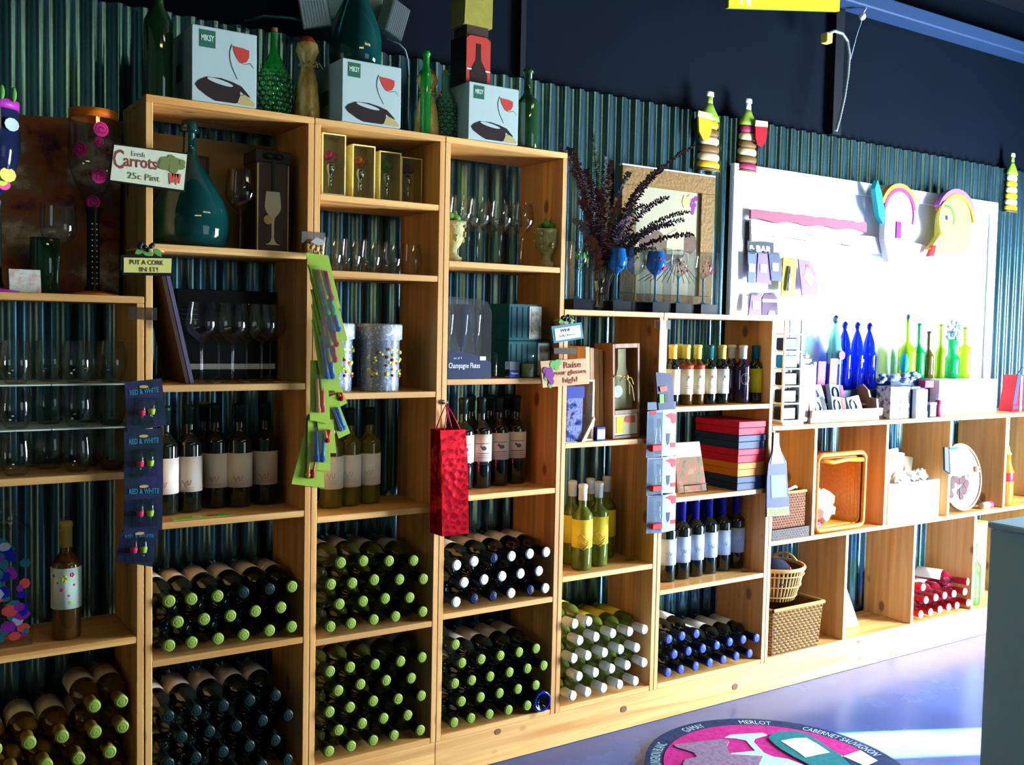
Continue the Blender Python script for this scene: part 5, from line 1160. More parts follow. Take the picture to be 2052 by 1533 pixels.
# pale slat header; purple strips paint in the shade of gaps and undersides
mat('slat_pale', (.86, .78, .76), .6, var=.08, scale=30); mat('slat_shade', (.26, .07, .11), .6)
t = thing('slat_header', 'pale wavy-edged wooden slats fixed across the top of the white board', 'wood', None, (py(1690, 470, .235).x, .235, py(1690, 470, .235).z))
for k, (u0, v0, u1, v1, hh, m_) in enumerate(((1503, 420, 1735, 447, .038, 'slat_shade'), (1503, 441, 1900, 497, .030, 'slat_pale'), (1503, 455, 1900, 508, .026, 'slat_pale'), (1503, 470, 1900, 516, .026, 'slat_pale'), (1555, 455, 1895, 517, .020, 'slat_shade'))):
    a, b_ = py(u0, v0, .235)-t.location, py(u1, v1, .235)-t.location; n = 26; top = []; bt = []
    for i in range(n+1):
        f = i/n; x = a.x+(b_.x-a.x)*f; z = a.z+(b_.z-a.z)*f
        top.append((x, z+.003*math.sin(i*1.3+k))); bt.append((x, z-hh+.005*math.sin(i*.9+2*k)))
    ob('slat', MB().prism(top+bt[::-1], -.006*(k < 4)*(1+.2*k), .004+.0015*k), m_, t)
# slate sign and peg packs
mat('slate_sign', (.012, .02, .03), .5); mat('pack_lilac', (.16, .09, .26), .5); mat('pack_yellow', (.42, .34, .02), .5); mat('pack_purple', (.045, .004, .05), .5); mat('steel', (.6, .62, .66), .25, metal=.8)
cs = [(1498, 444), (1552, 449), (1550, 513), (1498, 510)]
t = plate(cs, .240, .008, 'slate_sign', 'slate_sign', label='dark slate sign with white capitals & BAR on the white board', cat='sign')
P0, ux, uz = frame_of(cs, .239); e1 = ux.normalized(); e2 = (uz-e1*uz.dot(e1)).normalized(); L_, Hh = ux.length, uz.length
FO[0] = 0; FT('& BAR', .04, .92, .84, .22, 'white', bold=.0012); FT('MILIA', .06, .47, .40, .12, 'lab_grey')
plate([(1530, 452), (1548, 454), (1546, 480), (1534, 478)], .2385, .001, 'printed_grapes', 'pack_lilac', t)
PK = [([(1499, 505), (1518, 506), (1512, 568), (1499, 566)], 'pack_steel', 'black pack with white bottle opener, left of the lilac pack'), ([(1520, 505), (1538, 507), (1546, 570), (1516, 566)], 'pack_lilac', 'lilac tapered pack below the slate sign'),
      ([(1540, 504), (1562, 508), (1568, 564), (1546, 562)], 'pack_blue', 'dark pack with white square tool below the slate sign'), ([(1570, 516), (1597, 520), (1592, 594), (1566, 592)], 'pack_yellow', 'yellow pack with steel corkscrew on the white board'),
      ([(1600, 519), (1622, 523), (1634, 545), (1641, 592), (1608, 592)], 'pack_lilac', 'curved violet pack with a yellow diamond'), ([(1506, 590), (1526, 588), (1526, 632), (1500, 632)], 'pack_lilac', 'pale lilac pack above the half-bottle shelf'),
      ([(1528, 596), (1534, 587), (1550, 586), (1557, 596), (1559, 632), (1527, 632)], 'pack_purple', 'dark purple round-topped pack with white band')]
for i, (cs, m_, nm) in enumerate(PK):
    y = .225-.004*(i % 3)
    t = plate(cs, y, .006, 'hanging_pack', m_, label=nm, cat='package', group='packs hanging on the white board')
    cu = sum(c[0] for c in cs)/len(cs); cv = sum(c[1] for c in cs)/len(cs)
    if i == 3: ob('corkscrew', MB().tube([py(cu-3, cv+28, y-.006), py(cu-1, cv, y-.006), py(cu+1, cv-22, y-.006)], [.012, .010, .006], 8), 'steel', t)
    elif i == 4:
        plate([(1617, 535), (1632, 558), (1624, 575), (1611, 555)], y-.0015, .001, 'diamond', 'flower_yel', t); plate([(1615, 530), (1621, 530), (1621, 536), (1615, 536)], y-.0015, .001, 'red_patch', 'cap_red', t)
    elif i == 6:
        plate([(1528, 599), (1557, 600), (1557, 606), (1528, 605)], y-.0015, .001, 'white_band', 'white', t); plate([(1538, 632), (1541, 622), (1552, 622), (1555, 632)], y-.0015, .001, 'white_patch', 'pack_lilac', t)
    else: plate([(cu-6, cv-8), (cu+7, cv-7), (cu+6, cv+9), (cu-6, cv+8)], y-.0025, .002, 'white_patch', 'white', t)
    a = py(cu, min(c[1] for c in cs)+3, y); ob('peg', MB().tube([(a.x, .268, a.z), (a.x, y-.03, a.z), (a.x, y-.034, a.z+.006)], .0018, 5), 'steel', t)
for i, (u, v) in enumerate(((1580, 612), (1606, 612), (1576, 665), (1610, 668), (1576, 712), (1607, 712))):
    a = py(u, v, .20); o = ob('peg_hook', MB().tube([(a.x, .268, a.z), (a.x, .18, a.z), (a.x, .174, a.z+.012)], .0018, 5), 'steel', None, label=f'empty wire peg on the white board, {["upper", "middle", "lower"][i//2]} pair, {["left", "right"][i%2]} one', cat='hook', group='empty pegs')
    ob('price_tab', MB().box(a.x-.010, .170, a.z-.010, a.x+.010, .1715, a.z+.004), 'board_white', o)
# painted bird ornaments on the board
def arch(cx, cz, r0, r1, a0, a1, n=14, sx=1.0):
    o_ = [(cx+sx*r1*math.cos(a0+(a1-a0)*i/n), cz+r1*math.sin(a0+(a1-a0)*i/n)) for i in range(n+1)]; i_ = [(cx+sx*r0*math.cos(a0+(a1-a0)*i/n), cz+r0*math.sin(a0+(a1-a0)*i/n)) for i in range(n+1)]
    return o_+i_[::-1]
mat('orn_orange', (.62, .22, .03), .5); mat('orn_pink', (.60, .03, .18), .5); mat('orn_lilac', (.34, .10, .34), .5); mat('orn_yellow', (.66, .54, .08), .5); mat('orn_white', (.85, .83, .85), .5); mat('orn_teal', (.01, .32, .36), .45); mat('orn_green', (.04, .25, .03), .5)
c_ = py(1798, 430, .20); s_ = .105
t = thing('bird_ornament', 'painted metal bird ornament with pink and orange arched back on the white board', 'ornament', 'painted bird ornaments', (c_.x, .19, c_.z))
ob('body', MB().prism([(s_*math.cos(a)*.95, s_*math.sin(a)) for a in [PI*i/12 for i in range(13)]]+[(-s_*.95, -.12), (-.06, -.22), (.05, -.24), (.10, -.12)], 0, .03), 'orn_white', t)
ob('pink_band', MB().prism(arch(0, 0, s_*.98, s_*1.14, .25, PI-.25), -.006, .028), 'orn_pink', t); ob('orange_band', MB().prism(arch(0, 0, s_*1.14, s_*1.34, .45, PI-.35), -.004, .026), 'orn_orange', t); ob('lilac_band', MB().prism(arch(0, 0, s_*.98, s_*1.12, -.35, .24), -.006, .028), 'orn_lilac', t)
ob('feather', MB().prism([(-.17, .14), (-.185, .10), (-.15, -.02), (-.12, -.05), (-.105, -.01), (-.135, .08)], -.004, .02), 'orn_teal', t); ob('window_spot', MB().box(-.022, -.006, -.11, .012, -.001, -.035), 'purple', t)
ob('wall_bracket', MB().tube([(0, .03, .05), (0, .075, .05)], .006, 6), 'steel', t)
c_ = py(1912, 455, .20); s_ = .135
t = thing('bird_ornament', 'painted yellow bird ornament with orange and lilac arched back and red beak', 'ornament', 'painted bird ornaments', (c_.x, .19, c_.z))
ob('body', MB().prism([(s_*math.cos(a)*.95, s_*math.sin(a)*1.15) for a in [PI*i/12 for i in range(13)]]+[(-s_*.95, -.05), (-.20, -.12), (-.05, -.13), (.10, -.12)], 0, .03), 'orn_yellow', t)
ob('orange_band', MB().prism([(x, z) for x, z in arch(0, .01, s_*.98, s_*1.10, .15, PI-.45)], -.006, .028), 'orn_orange', t); ob('lilac_band', MB().prism(arch(0, .012, s_*1.10, s_*1.26, .45, PI-.5), -.004, .026), 'orn_lilac', t)
hd = ob('head', MB().prism([(-.10+.055*math.cos(a), .03+.085*math.sin(a)) for a in [2*PI*i/16 for i in range(16)]], -.012, -.001), 'flower_yel', t); ob('green_rim', MB().prism(arch(-.10, .03, .056, .068, -.3, 1.9), -.013, -.002), 'orn_green', hd)
ob('eye', MB().prism(poly_disc(-.10, .035, .012, 10, .7), -.016, -.0125), 'blue_label', hd); ob('beak', MB().prism([(-.185, -.10), (-.215, -.155), (-.175, -.15), (-.16, -.10)], -.006, .012), 'cap_red', t); ob('wall_bracket', MB().tube([(0, .03, .05), (0, .075, .05)], .006, 6), 'steel', t)
# three painted bottle-shaped wall ornaments on the corrugated wall
mat('o_cream', (.50, .42, .24), .45); mat('o_brown', (.14, .07, .015), .5); mat('o_yellow', (.60, .36, .015), .4); mat('o_lime', (.20, .32, .03), .4); mat('o_maroon', (.30, .02, .08), .45); mat('o_white', (.75, .80, .85), .4)
def wallbottle(label, u, v0, v1, sw, cols, glassc=None, gside=1):
    a, b_ = py(u, v0, .255), py(u, v1, .255); H = a.z-b_.z
    t = thing('bottle_ornament', label, 'ornament', 'painted bottle ornaments', (a.x, .262, b_.z)); S4 = Matrix.Diagonal((1, .35, 1, 1))
    n = len(cols)
    for k, m_ in enumerate(cols):
        z0, z1 = H*.62*k/n, H*.62*(k+1)/n; x_ = .5*sw*(1-.04*k)
        ob('band', MB().lathe([(0, z0), (x_*.86, z0+.001), (x_*1.02, (z0*.7+z1*.3)), (x_*1.02, (z0*.3+z1*.7)), (x_*.86, z1-.001), (0, z1)], 16, M4=S4), m_, t)
    r = .45*sw
    ob('shoulder', MB().lathe([(0, H*.62), (r, H*.62+.001), (r*.92, H*.68), (r*.5, H*.78), (r*.30, H*.84), (0, H*.84)], 16, M4=S4), 'o_lime', t)
    ob('neck', MB().lathe([(0, H*.84), (r*.30, H*.84), (r*.28, H*.93), (0, H*.93)], 12, M4=S4), 'o_white' if cols[0] != 'o_yellow' else 'o_lime', t); ob('cap', MB().lathe([(0, H*.931), (r*.40, H*.932), (r*.36, H*.99), (0, H)], 12, M4=S4), 'lab_blue' if glassc == 'cap_red' else 'o_white', t)
    if glassc:
        g = ob('goblet', MB().prism([(gside*sw*.12, H*.60), (gside*sw*.75, H*.62), (gside*sw*.70, H*.44), (gside*sw*.5, H*.34), (gside*sw*.25, H*.36), (gside*sw*.14, H*.46)], -.030, -.022), glassc, t)
        ob('goblet_rim', MB().prism([(gside*sw*.10, H*.605), (gside*sw*.78, H*.625), (gside*sw*.76, H*.70), (gside*sw*.12, H*.69)], -.030, -.022), 'o_cream', g)
    ob('base', MB().lathe([(0, -.004), (sw*.55, -.004), (sw*.50, .004), (0, .004)], 14, M4=S4), 'o_brown', t)
wallbottle('painted bottle ornament with yellow goblet, left of the pair over the picture', 1426, 182, 340, .118, ['o_yellow', 'o_cream', 'o_brown', 'o_cream', 'o_brown', 'o_yellow'], 'o_yellow', -1)
wallbottle('painted bottle ornament with red goblet over the white board corner', 1503, 196, 343, .112, ['o_maroon', 'o_brown', 'o_cream', 'o_brown', 'o_cream', 'o_maroon'], 'cap_red', 1)
wallbottle('painted yellow and white bottle ornament at the far right', 2033, 306, 424, .105, ['o_yellow', 'o_cream', 'o_yellow', 'o_cream', 'o_yellow', 'o_white'])

# ------------------------------------------------------------------ on the low cubbies' top (z = 1.0703)
ZG = 1.0709
bpy.context.view_layer.update()
# wire tower of small black packs
a = py(1572, 846, .06); t = thing('rack_tower', 'narrow white wire tower rack holding small black packs', 'rack', None, (a.x, .06, ZG))
for sx_ in (-.055, .045):
    for y in (-.03, .03): ob('post', MB().bbox(sx_, y-.004, 0, sx_+.010, y+.004, .42, .001), 'white', t)
for k in range(6): ob('crossbar', MB().box(-.045, -.034, .01+.07*k, .045, .034, .016+.07*k), 'white', t)
ob('base', MB().box(-.06, -.045, 0, .06, .045, .009), 'steel', t)
for k in range(5): tag(ob('small_pack', MB().bbox(a.x-.040, .036, 0, a.x+.038, .085, .052, .004), 'black' if k < 3 else ('ball_blue' if k == 3 else 'pack_blue'), None, (0, 0, ZG+.0165+.07*k)), f'small dark pack in the white wire tower, {ORD[k]} from the bottom', 'package', 'packs in the wire tower')
blotch('foil_dark', [(.01, .015, .03), (.03, .05, .09), (.5, .55, .65), (.02, .03, .06), (.12, .18, .28)], 25, .2)
a = py(1604, 846, .05); t = ob('foil_bag', MB().bbox(-.046, 0, 0, .044, .05, .245, .008), 'foil_dark', None, (a.x+.008, .03, ZG), label='dark crinkled foil bag right of the wire tower', cat='bag')
ob('side_strip', MB().box(.044, .004, 0, .058, .046, .25), 'white', t); ob('top_seal', MB().box(-.046, .018, .245, .044, .032, .262), 'white', t)
# pink and green cards behind
for i, (u0, u1, v0, v1, m_, nm) in enumerate(((1598, 1618, 722, 756, 'flower_yel', 'pale green card upright behind the foil bag'), (1632, 1648, 724, 762, 'orn_pink', 'pink card upright left of the blue bottles'), (1652, 1668, 718, 760, 'carrot', 'red-edged card upright left of the blue bottles'))):
    a, b_ = py(u0, v1, .16), py(u1, v0, .16)
    tag(ob('upright_card', MB().prism([(a.x, ZG), (b_.x, ZG), (b_.x+.01, b_.z), (a.x+.01, b_.z)], .158-.01*i, .161-.01*i), m_), nm, 'card')
# riser with four blue bottles
x0, x1 = py(1655, 770, .13).x, py(1772, 770, .13).x; HR = 1.195-ZG
tag(ob('display_riser', MB().bbox(x0, .13, ZG, x1, .262, ZG+HR, .003), 'bx_navy'), 'navy display riser under the four blue bottles', 'riser')
for i, (u, m_) in enumerate(((1671, 'orn_teal'), (1690, 'g_blue'), (1715, 'g_blue'), (1739, 'g_blue'))):
    H = (.318, .292, .292, .290)[i]; r = .0335
    q = py(u+2, 700, .185); o = ob('glass_bottle', MB().lathe([(0, .003), (r*.8, 0), (r, .01), (r, H*.46), (r*1.02, H*.52), (r*.80, H*.58), (r*.74, H*.70), (r*.50, H*.80), (.009, H*.88), (.0085, H*.93), (.0125, H*.94), (.0125, H*.985), (.006, H), (0, H)], 20), 'g_blue' if i else 'g_seafoam', None, (q.x, .185, ZG+HR+.0006),
        label=['turquoise bottle with cobalt base, left of three blue bottles', 'cobalt blue bottle, left of three alike', 'cobalt blue bottle with white price label, middle of three', 'cobalt blue bottle, right of three alike'][i], cat='bottle', group='blue glass bottles')
    ob('stopper', MB().ball((0, 0, H-.012), .0125, 8, 6, sc=(1, 1, 1.6)), 'cap_blue', o)
    mb = MB()
    for k in range(9):
        a_ = 2*PI*k/9; mb.tube([((r+.0005)*math.cos(a_), (r+.0005)*math.sin(a_), .02), ((r+.0015)*math.cos(a_), (r+.0015)*math.sin(a_), H*.5)], .0016, 4)
    ob('glass_ribs', mb, 'g_blue', o, kind='stuff')
    if i == 2: ob('price_label', MB().box(-.012, -.0365, .12, .006, -.0355, .132), 'white', o)
    if i == 0: ob('round_tag', MB().prism(poly_disc(0, .15, .020, 12), -.040, -.036), 'pinkred', o); ob('base_colour', MB().lathe([(r+.0006, .004), (r+.001, H*.35)], 18), 'g_blue', o)
# carton riser and green bottles
x0, x1 = py(1788, 770, .10).x, py(1874, 770, .10).x; zr = 1.235
tag(ob('display_riser', MB().bbox(x0, .11, ZG, x1, .262, zr, .003), 'bx_navy'), 'dark display riser under the left green bottles', 'riser')
xw0, xw1 = py(1884, 760, .06).x, py(2000, 760, .06).x
t = ob('white_carton', MB().bbox(xw0, .06, ZG, xw1, .262, zr, .003), 'white', None, label='large white carton with small blue lighthouse print under green bottles', cat='box')
mb = MB(); cx = (xw0+xw1)/2+.02; mb.prism([(cx-.02, .04+ZG), (cx+.03, .04+ZG), (cx+.012, .10+ZG), (cx-.012, .10+ZG)], .0585, .0595); mb.prism([(cx-.018, .102+ZG), (cx+.018, .102+ZG), (cx+.018, .108+ZG), (cx-.018, .108+ZG)], .0585, .0595); mb.prism([(cx-.006, .110+ZG), (cx+.006, .110+ZG), (cx, .135+ZG)], .0585, .0595)
ob('lighthouse_print', mb, 'lab_blue', t, kind='stuff')
GB = [(1815, .285, .040, 'g_lime', 'round-shouldered lime bottle with teal side, leftmost of the green bottles'), (1838, .262, .030, 'g_emer', 'slim emerald bottle, second of the green row'), (1858, .225, .026, 'g_brown', 'short olive-brown bottle, third of the green row'),
      (1882, .262, .024, 'g_lime', 'curved yellow-green bottle, fourth of the green row'), (1906, .19, .036, 'g_dkgreen', 'dark green vase bottle holding silvery berries'), (1930, .250, .030, 'g_lime', 'yellow-olive bottle, rightmost of the green row')]
for i, (u, H, r, m_, nm) in enumerate(GB):
    q = py(u+2, 720, .175); sh, nk = ((.45, .62) if i < 5 else (.60, .66)); 
    o = ob('glass_bottle' if i != 4 else 'vase', MB().lathe(bottle_profile(H, r, sh, nk, .0085 if i != 4 else .022), 22), 'g_emer' if i == 4 else m_, None, (q.x, .175, zr+.0006), label=nm, cat='bottle', group='green glass bottles' if i != 4 else None)
    if i == 0: ob('stopper', MB().ball((0, 0, H), .010, 8, 6, sc=(1, 1, 1.8)), 'cap_teal', o); ob('teal_side', MB().ball((-.030, -.010, .075), .022, 10, 8, sc=(1, 1, 2.4)), 'orn_teal', o)
    elif i == 4:
        mb = MB(); rnd = random.Random(8)
        for k in range(24): mb.ball((rnd.uniform(-.035, .035), rnd.uniform(-.02, .02), H+rnd.uniform(.0, .085)), .010, 7, 5)
        ob('berries', mb, 'grey_post', o, kind='stuff')
    else: ob('lip', MB().lathe([(.008, H-.012), (.0118, H-.011), (.0118, H-.004), (.008, H-.002)], 14), 'g_emer' if i == 1 else m_, o)
# two-tier wooden tray with boxed jewellery
a0, a1 = py(1632, 840, -.0).x, py(1770, 835, .0).x; wt = (a1-a0)/2
t = thing('display_tray', 'two-tier pale wooden tray displaying small silver gift boxes', 'tray', None, ((a0+a1)/2, .02, ZG))
ob('base', MB().bbox(-wt, .0, 0, wt, .12, .020), 'pale_wood', t); ob('front_rail', MB().prism([(-wt-.005, .021), (wt+.005, .021), (wt+.010, .052), (-wt, .052)], -.010, .0), 'pale_wood', t)
for sx_ in (-wt, wt-.012):
    ob('side_panel', MB().add([(sx_, .0005, .021), (sx_, .118, .021), (sx_, .118, .135), (sx_, .085, .150), (sx_, .055, .125), (sx_, .045, .095), (sx_, .01, .09), (sx_+.012, .0005, .021), (sx_+.012, .118, .021), (sx_+.012, .118, .135), (sx_+.012, .085, .150), (sx_+.012, .055, .125), (sx_+.012, .045, .095), (sx_+.012, .01, .09)],
       [(0, 1, 2, 3, 4, 5, 6), (13, 12, 11, 10, 9, 8, 7)]+[(i, i+7, (i+1) % 7+7, (i+1) % 7) for i in range(7)]), 'round_wood', t)
ob('rear_shelf', MB().box(-wt+.013, .060, .060, wt-.013, .118, .068), 'pale_wood', t); ob('back_board', MB().box(-wt+.013, .1185, .021, wt-.013, .124, .10), 'pale_wood', t)
mat('silver_card', (.16, .19, .27), .35); 
for i, (dx, row, m_, nm) in enumerate(((-.085, 1, 'orn_white', 'silver box with looped necklace, rear left'), (.035, 1, 'pinkred', 'silver box with red stripe and black loop, rear right'), (-.135, 0, 'black', 'silver box with dark motif, front left'), (-.02, 0, 'carrot', 'silver box with brown and red picture, front middle'), (.095, 0, 'lab_tan', 'silver box with pink and tan picture, front right'))):
    R4 = Matrix.Translation(((a0+a1)/2+dx, .02+(.068 if row else .012), ZG+(.0693 if row else .0213))) @ Matrix.Rotation(-.30, 4, 'X') @ Matrix.Rotation(.12*(1 if i % 2 else -1), 4, 'Y')
    b_ = ob('jewellery_box', MB().bbox(-.045, 0, .004, .045, .022, .086, .002), 'silver_card', None, R4.to_translation(), R4.to_euler(), label=f'{nm} in the wooden tray', cat='box', group='silver gift boxes in the tray')
    ob('stripe', MB().box(.020, -.0012, .008, .040, -.0002, .082), m_, b_); ob('loop', MB().tube([(-.012+.018*math.cos(k*.52), -.003, .045+.026*math.sin(k*.52)) for k in range(13)], .0028, 5), 'steel' if i != 1 else 'black', b_)
# black boxes, white box, small things at the right of the tray
x = py(1783, 836, .02).x
for i in range(3):
    tag(ob('glass_carton', MB().bbox(x+.0+.072*i, .02, ZG, x+.070+.072*i, .095, ZG+.142, .002), 'foil_dark' if i < 2 else 'black'), f'dark carton of glasses right of the wooden tray, {["left", "middle", "right"][i]}', 'box', 'dark cartons right of the tray')
t = ob('white_box', MB().bbox(x+.150, -.005, ZG, x+.232, .018, ZG+.128, .002), 'white', None, label='white box with blue base standing before the dark cartons', cat='box'); ob('blue_base', MB().box(x+.1498, -.0062, ZG, x+.2322, -.0052, ZG+.03), 'lab_blue', t)
blotch('mesh_navy', [(.01, .02, .08), (.03, .06, .16), (.30, .36, .45), (.01, .015, .05)], 40, .4)
mb = MB(); rnd = random.Random(2)
for k in range(26): mb.ball((x+rnd.uniform(-.03, .235), rnd.uniform(.045, .085), ZG+.160+rnd.uniform(0, .035)), rnd.uniform(.012, .02), 6, 4, sc=(1.6, 1, .8))
tag(ob('net_trim', mb, 'mesh_navy', kind='stuff'), 'crumpled navy netting lying on the dark cartons', 'netting')
a = py(1866, 832, .03); t = ob('small_box', MB().bbox(a.x-.028, .018, ZG, a.x+.020, .050, ZG+.055), 'pack_steel', None, label='small steel-blue box left of the little red bottle', cat='box'); ob('lid', MB().bbox(a.x-.029, .017, ZG+.0555, a.x+.021, .051, ZG+.066, .001), 'lab_blue', t)
a = py(1878, 832, .03); t = ob('small_bottle', MB().lathe([(0, 0), (.013, 0), (.013, .075), (0, .075)], 14), 'pack_purple' if False else 'o_maroon', None, (a.x+.004, .03, ZG), label='little dark red bottle with white cap beside the white carton', cat='bottle'); ob('cap', MB().lathe([(.0, .0755), (.012, .0756), (.012, .105), (0, .106)], 14), 'white', t)
a = py(1853, 765, .09); tag(ob('red_carton', MB().bbox(a.x-.03, .066, zr-.035, a.x+.035, .104, zr+.0, .002), 'o_maroon'), 'dark red carton end between the netting and the white carton', 'box')
bpy.data.objects['red_carton'].location.z = 0
a = py(2040, 826, .08); t = thing('gift_bag', 'red and navy gift bag standing at the far right of the low cubbies', 'bag', None, (a.x, .08, ZG)); H = py(2030, 752, .06).z-ZG
ob('bag_body', MB().prism([(-.09, 0), (.12, 0), (.115, H*.9), (.06, H), (-.055, H)], -.02, .05), 'cap_red', t); ob('navy_band', MB().prism([(-.085, H*.22), (-.060, H*.22), (-.030, H), (-.055, H)], -.0215, -.0205), 'bx_navy', t); ob('grey_ribbon', MB().box(-.030, -.024, 0, -.012, -.0212, H*.98), 'lab_blue', t); ob('blue_foot', MB().box(-.09, -.0235, H*.08, .12, -.0215, H*.14), 'bx_navy', t)
ob('pull_handle', MB().tube([(-.045, -.01, H), (-.02, -.02, H+.035), (.02, -.02, H+.035), (.05, -.01, H)], .004, 6), 'bx_navy', t)

# ------------------------------------------------------------------ in the low cubbies
mat('wicker_a', (.30, .17, .05), .6, var=.35, scale=60); mat('wicker_b', (.16, .055, .02), .6, var=.4, scale=90); mat('wicker_o', (.62, .20, .015), .4, var=.3, scale=90); mat('wicker_l', (.46, .29, .11), .6, var=.3, scale=60); mat('wicker_g', (.10, .08, .07), .7, var=.3, scale=90)
mat('wicker_in', (.12, .06, .03), .8); mat('plastic_bag', (.80, .80, .84), .2, var=.1, scale=30)
def weave(mb, x0, y0, x1, y1, z0, z1, cw, rh, out=.004, taper=0.0, faces='fblr'):
    """brick-offset strand bumps covering the upright faces of a box, one low bump per strand"""
    nr = max(1, int((z1-z0)/rh))
    for r_ in range(nr):
        z = z0+rh*(r_+.5); e = taper*(z-z0)/(z1-z0)
        segs = []
        if 'f' in faces: segs.append(((x0-e, y0-e), (x1+e, y0-e), (0, -1)))
        if 'l' in faces: segs.append(((x0-e, y1+e), (x0-e, y0-e), (-1, 0)))
        if 'r' in faces: segs.append(((x1+e, y0-e), (x1+e, y1+e), (1, 0)))
        if 'b' in faces: segs.append(((x1+e, y1+e), (x0-e, y1+e), (0, 1)))
        for (ax, ay), (bx, by), (nx, ny) in segs:
            L_ = math.hypot(bx-ax, by-ay); n = max(1, int(L_/cw)); sh = .5*(r_ % 2)
            for i in range(n):
                f0 = (i+sh)/n; f1 = min(1, (i+sh+.94)/n)
                if f0 >= 1: continue
                p = lambda f, o_, dz: (ax+(bx-ax)*f+nx*o_, ay+(by-ay)*f+ny*o_, z+dz)
                h = rh*.46; m_ = (f0+f1)/2
                mb.add([p(f0, 0, -h*.6), p(m_, 0, -h), p(f1, 0, -h*.6), p(f1, 0, h*.6), p(m_, 0, h), p(f0, 0, h*.6), p(m_, out, 0)], [(0, 1, 6), (1, 2, 6), (2, 3, 6), (3, 4, 6), (4, 5, 6), (5, 0, 6)], 0, False)
def tub(x0, y0, x1, y1, z0, z1, t_=.006, taper=0):
    mb = MB(); e = taper
    o_ = [(x0, y0, z0), (x1, y0, z0), (x1, y1, z0), (x0, y1, z0), (x0-e, y0-e, z1), (x1+e, y0-e, z1), (x1+e, y1+e, z1), (x0-e, y1+e, z1)]
    i_ = [(x0+t_, y0+t_, z0+t_), (x1-t_, y0+t_, z0+t_), (x1-t_, y1-t_, z0+t_), (x0+t_, y1-t_, z0+t_), (x0-e+t_, y0-e+t_, z1), (x1+e-t_, y0-e+t_, z1), (x1+e-t_, y1+e-t_, z1), (x0-e+t_, y1+e-t_, z1)]
    fs = [(0, 3, 2, 1), (0, 1, 5, 4), (1, 2, 6, 5), (2, 3, 7, 6), (3, 0, 4, 7), (8, 9, 10, 11), (8, 12, 13, 9), (9, 13, 14, 10), (10, 14, 15, 11), (11, 15, 12, 8), (4, 5, 13, 12), (5, 6, 14, 13), (6, 7, 15, 14), (7, 4, 12, 15)]
    return mb.add(o_+i_, fs)
def rim(mb, pts, r, n=5): mb.tube(pts+[pts[0]], r, n, cap=False)
ZU, ZL = .6096, ZB+.0006
# upper row
t = ob('wicker_basket', tub(2.416, .012, 2.612, .20, ZU+.045, ZU+.185), 'wicker_b', None, label='brown woven box basket behind the bottle-shaped card', cat='basket')
mb = MB(); weave(mb, 2.416, .012, 2.612, .20, ZU+.045, ZU+.185, .015, .0105, .003); ob('weave', mb, 'wicker_b', t, kind='stuff'); mb = MB(); rim(mb, [(2.414, .012, ZU+.187), (2.614, .012, ZU+.187), (2.614, .202, ZU+.187), (2.414, .202, ZU+.187)], .006); ob('rim', mb, 'wicker_a', t)
t = ob('woven_tray', tub(2.413, .004, 2.632, .225, ZU, ZU+.042), 'wicker_g', None, label='flat grey woven tray under the brown basket', cat='tray'); mb = MB(); weave(mb, 2.413, .004, 2.632, .225, ZU+.002, ZU+.040, .014, .0095, .002); ob('weave', mb, 'wicker_g', t, kind='stuff')
mb = MB(); mb.tube([(2.50, .03, ZU+.19), (2.53, .02, ZU+.200), (2.57, .03, ZU+.205), (2.60, .05, ZU+.195)], .006, 6); tag(ob('ribbon_end', mb, 'white'), 'pale ribbon end lying on the brown basket', 'ribbon')
# orange basket lying on its side, open end towards the room
t = thing('orange_basket', 'orange woven basket lying on its side with crumpled plastic inside', 'basket', None, (2.815, .015, ZU+.009))
def rr(w0, w1, h0, h1, r=.03, n=5, wob=0):
    P = []
    for cx_, cz_, a0 in ((w1-r, h1-r, 0), (w0+r, h1-r, PI/2), (w0+r, h0+r, PI), (w1-r, h0+r, 1.5*PI)):
        for i in range(n+1): a = a0+PI/2*i/n; P.append((cx_+r*math.cos(a), cz_+r*math.sin(a)))
    return P
A = rr(-.135, .165, 0, .315); B = rr(-.120, .150, .012, .300)
def loft(rings, close=True):
    mb = MB(); n = len(rings[0]); vs = [p for r_ in rings for p in r_]; fs = [(j*n+i, j*n+(i+1) % n, (j+1)*n+(i+1) % n, (j+1)*n+i) for j in range(len(rings)-1) for i in range(n)]
    return mb.add(vs, fs, 0, True)
A3 = lambda P, y, s_=1.0: [(x*s_, y, .157+(z-.157)*s_) for x, z in P]
ob('shell', loft([A3(A, 0), A3(A, .20, .92), A3([(0.015, .157)]*len(A), .201)]), 'wicker_o', t); ob('inner', loft([A3(B, .001), A3(B, .18, .9), A3([(0.015, .157)]*len(B), .181)]), 'wicker_o', t)
mb = MB(); rim(mb, [(x, -.003, z) for x, z in rr(-.138, .168, 0.004, .318)], .011, 6); ob('rim', mb, 'wicker_o', t)
mb = MB()
for j in range(11):
    y = .012+.017*j; s_ = .90-.008*j
    for i in range(0, 24): 
        x, z = B[i % len(B)]
        x2, z2 = B[(i+1) % len(B)]; mb.tube([(x*(1-.0045*j), y, .157+(z-.157)*(1-.0045*j)), (x2*(1-.0045*j), y+.004*((i+j) % 2), .157+(z2-.157)*(1-.0045*j))], .0045, 4, cap=False)
ob('weave', mb, 'wicker_o', t, kind='stuff')
mb = MB(); mb.tube([(-.13, -.002, .300), (-.04, -.006, .285), (.05, -.004, .292), (.155, -.002, .286)], .010, 6); ob('folded_edge', mb, 'wicker_o', t)
o = thing('plastic_bag', 'crumpled clear plastic inside the orange basket', 'bag', None, (2.80, .05, ZU+.05))
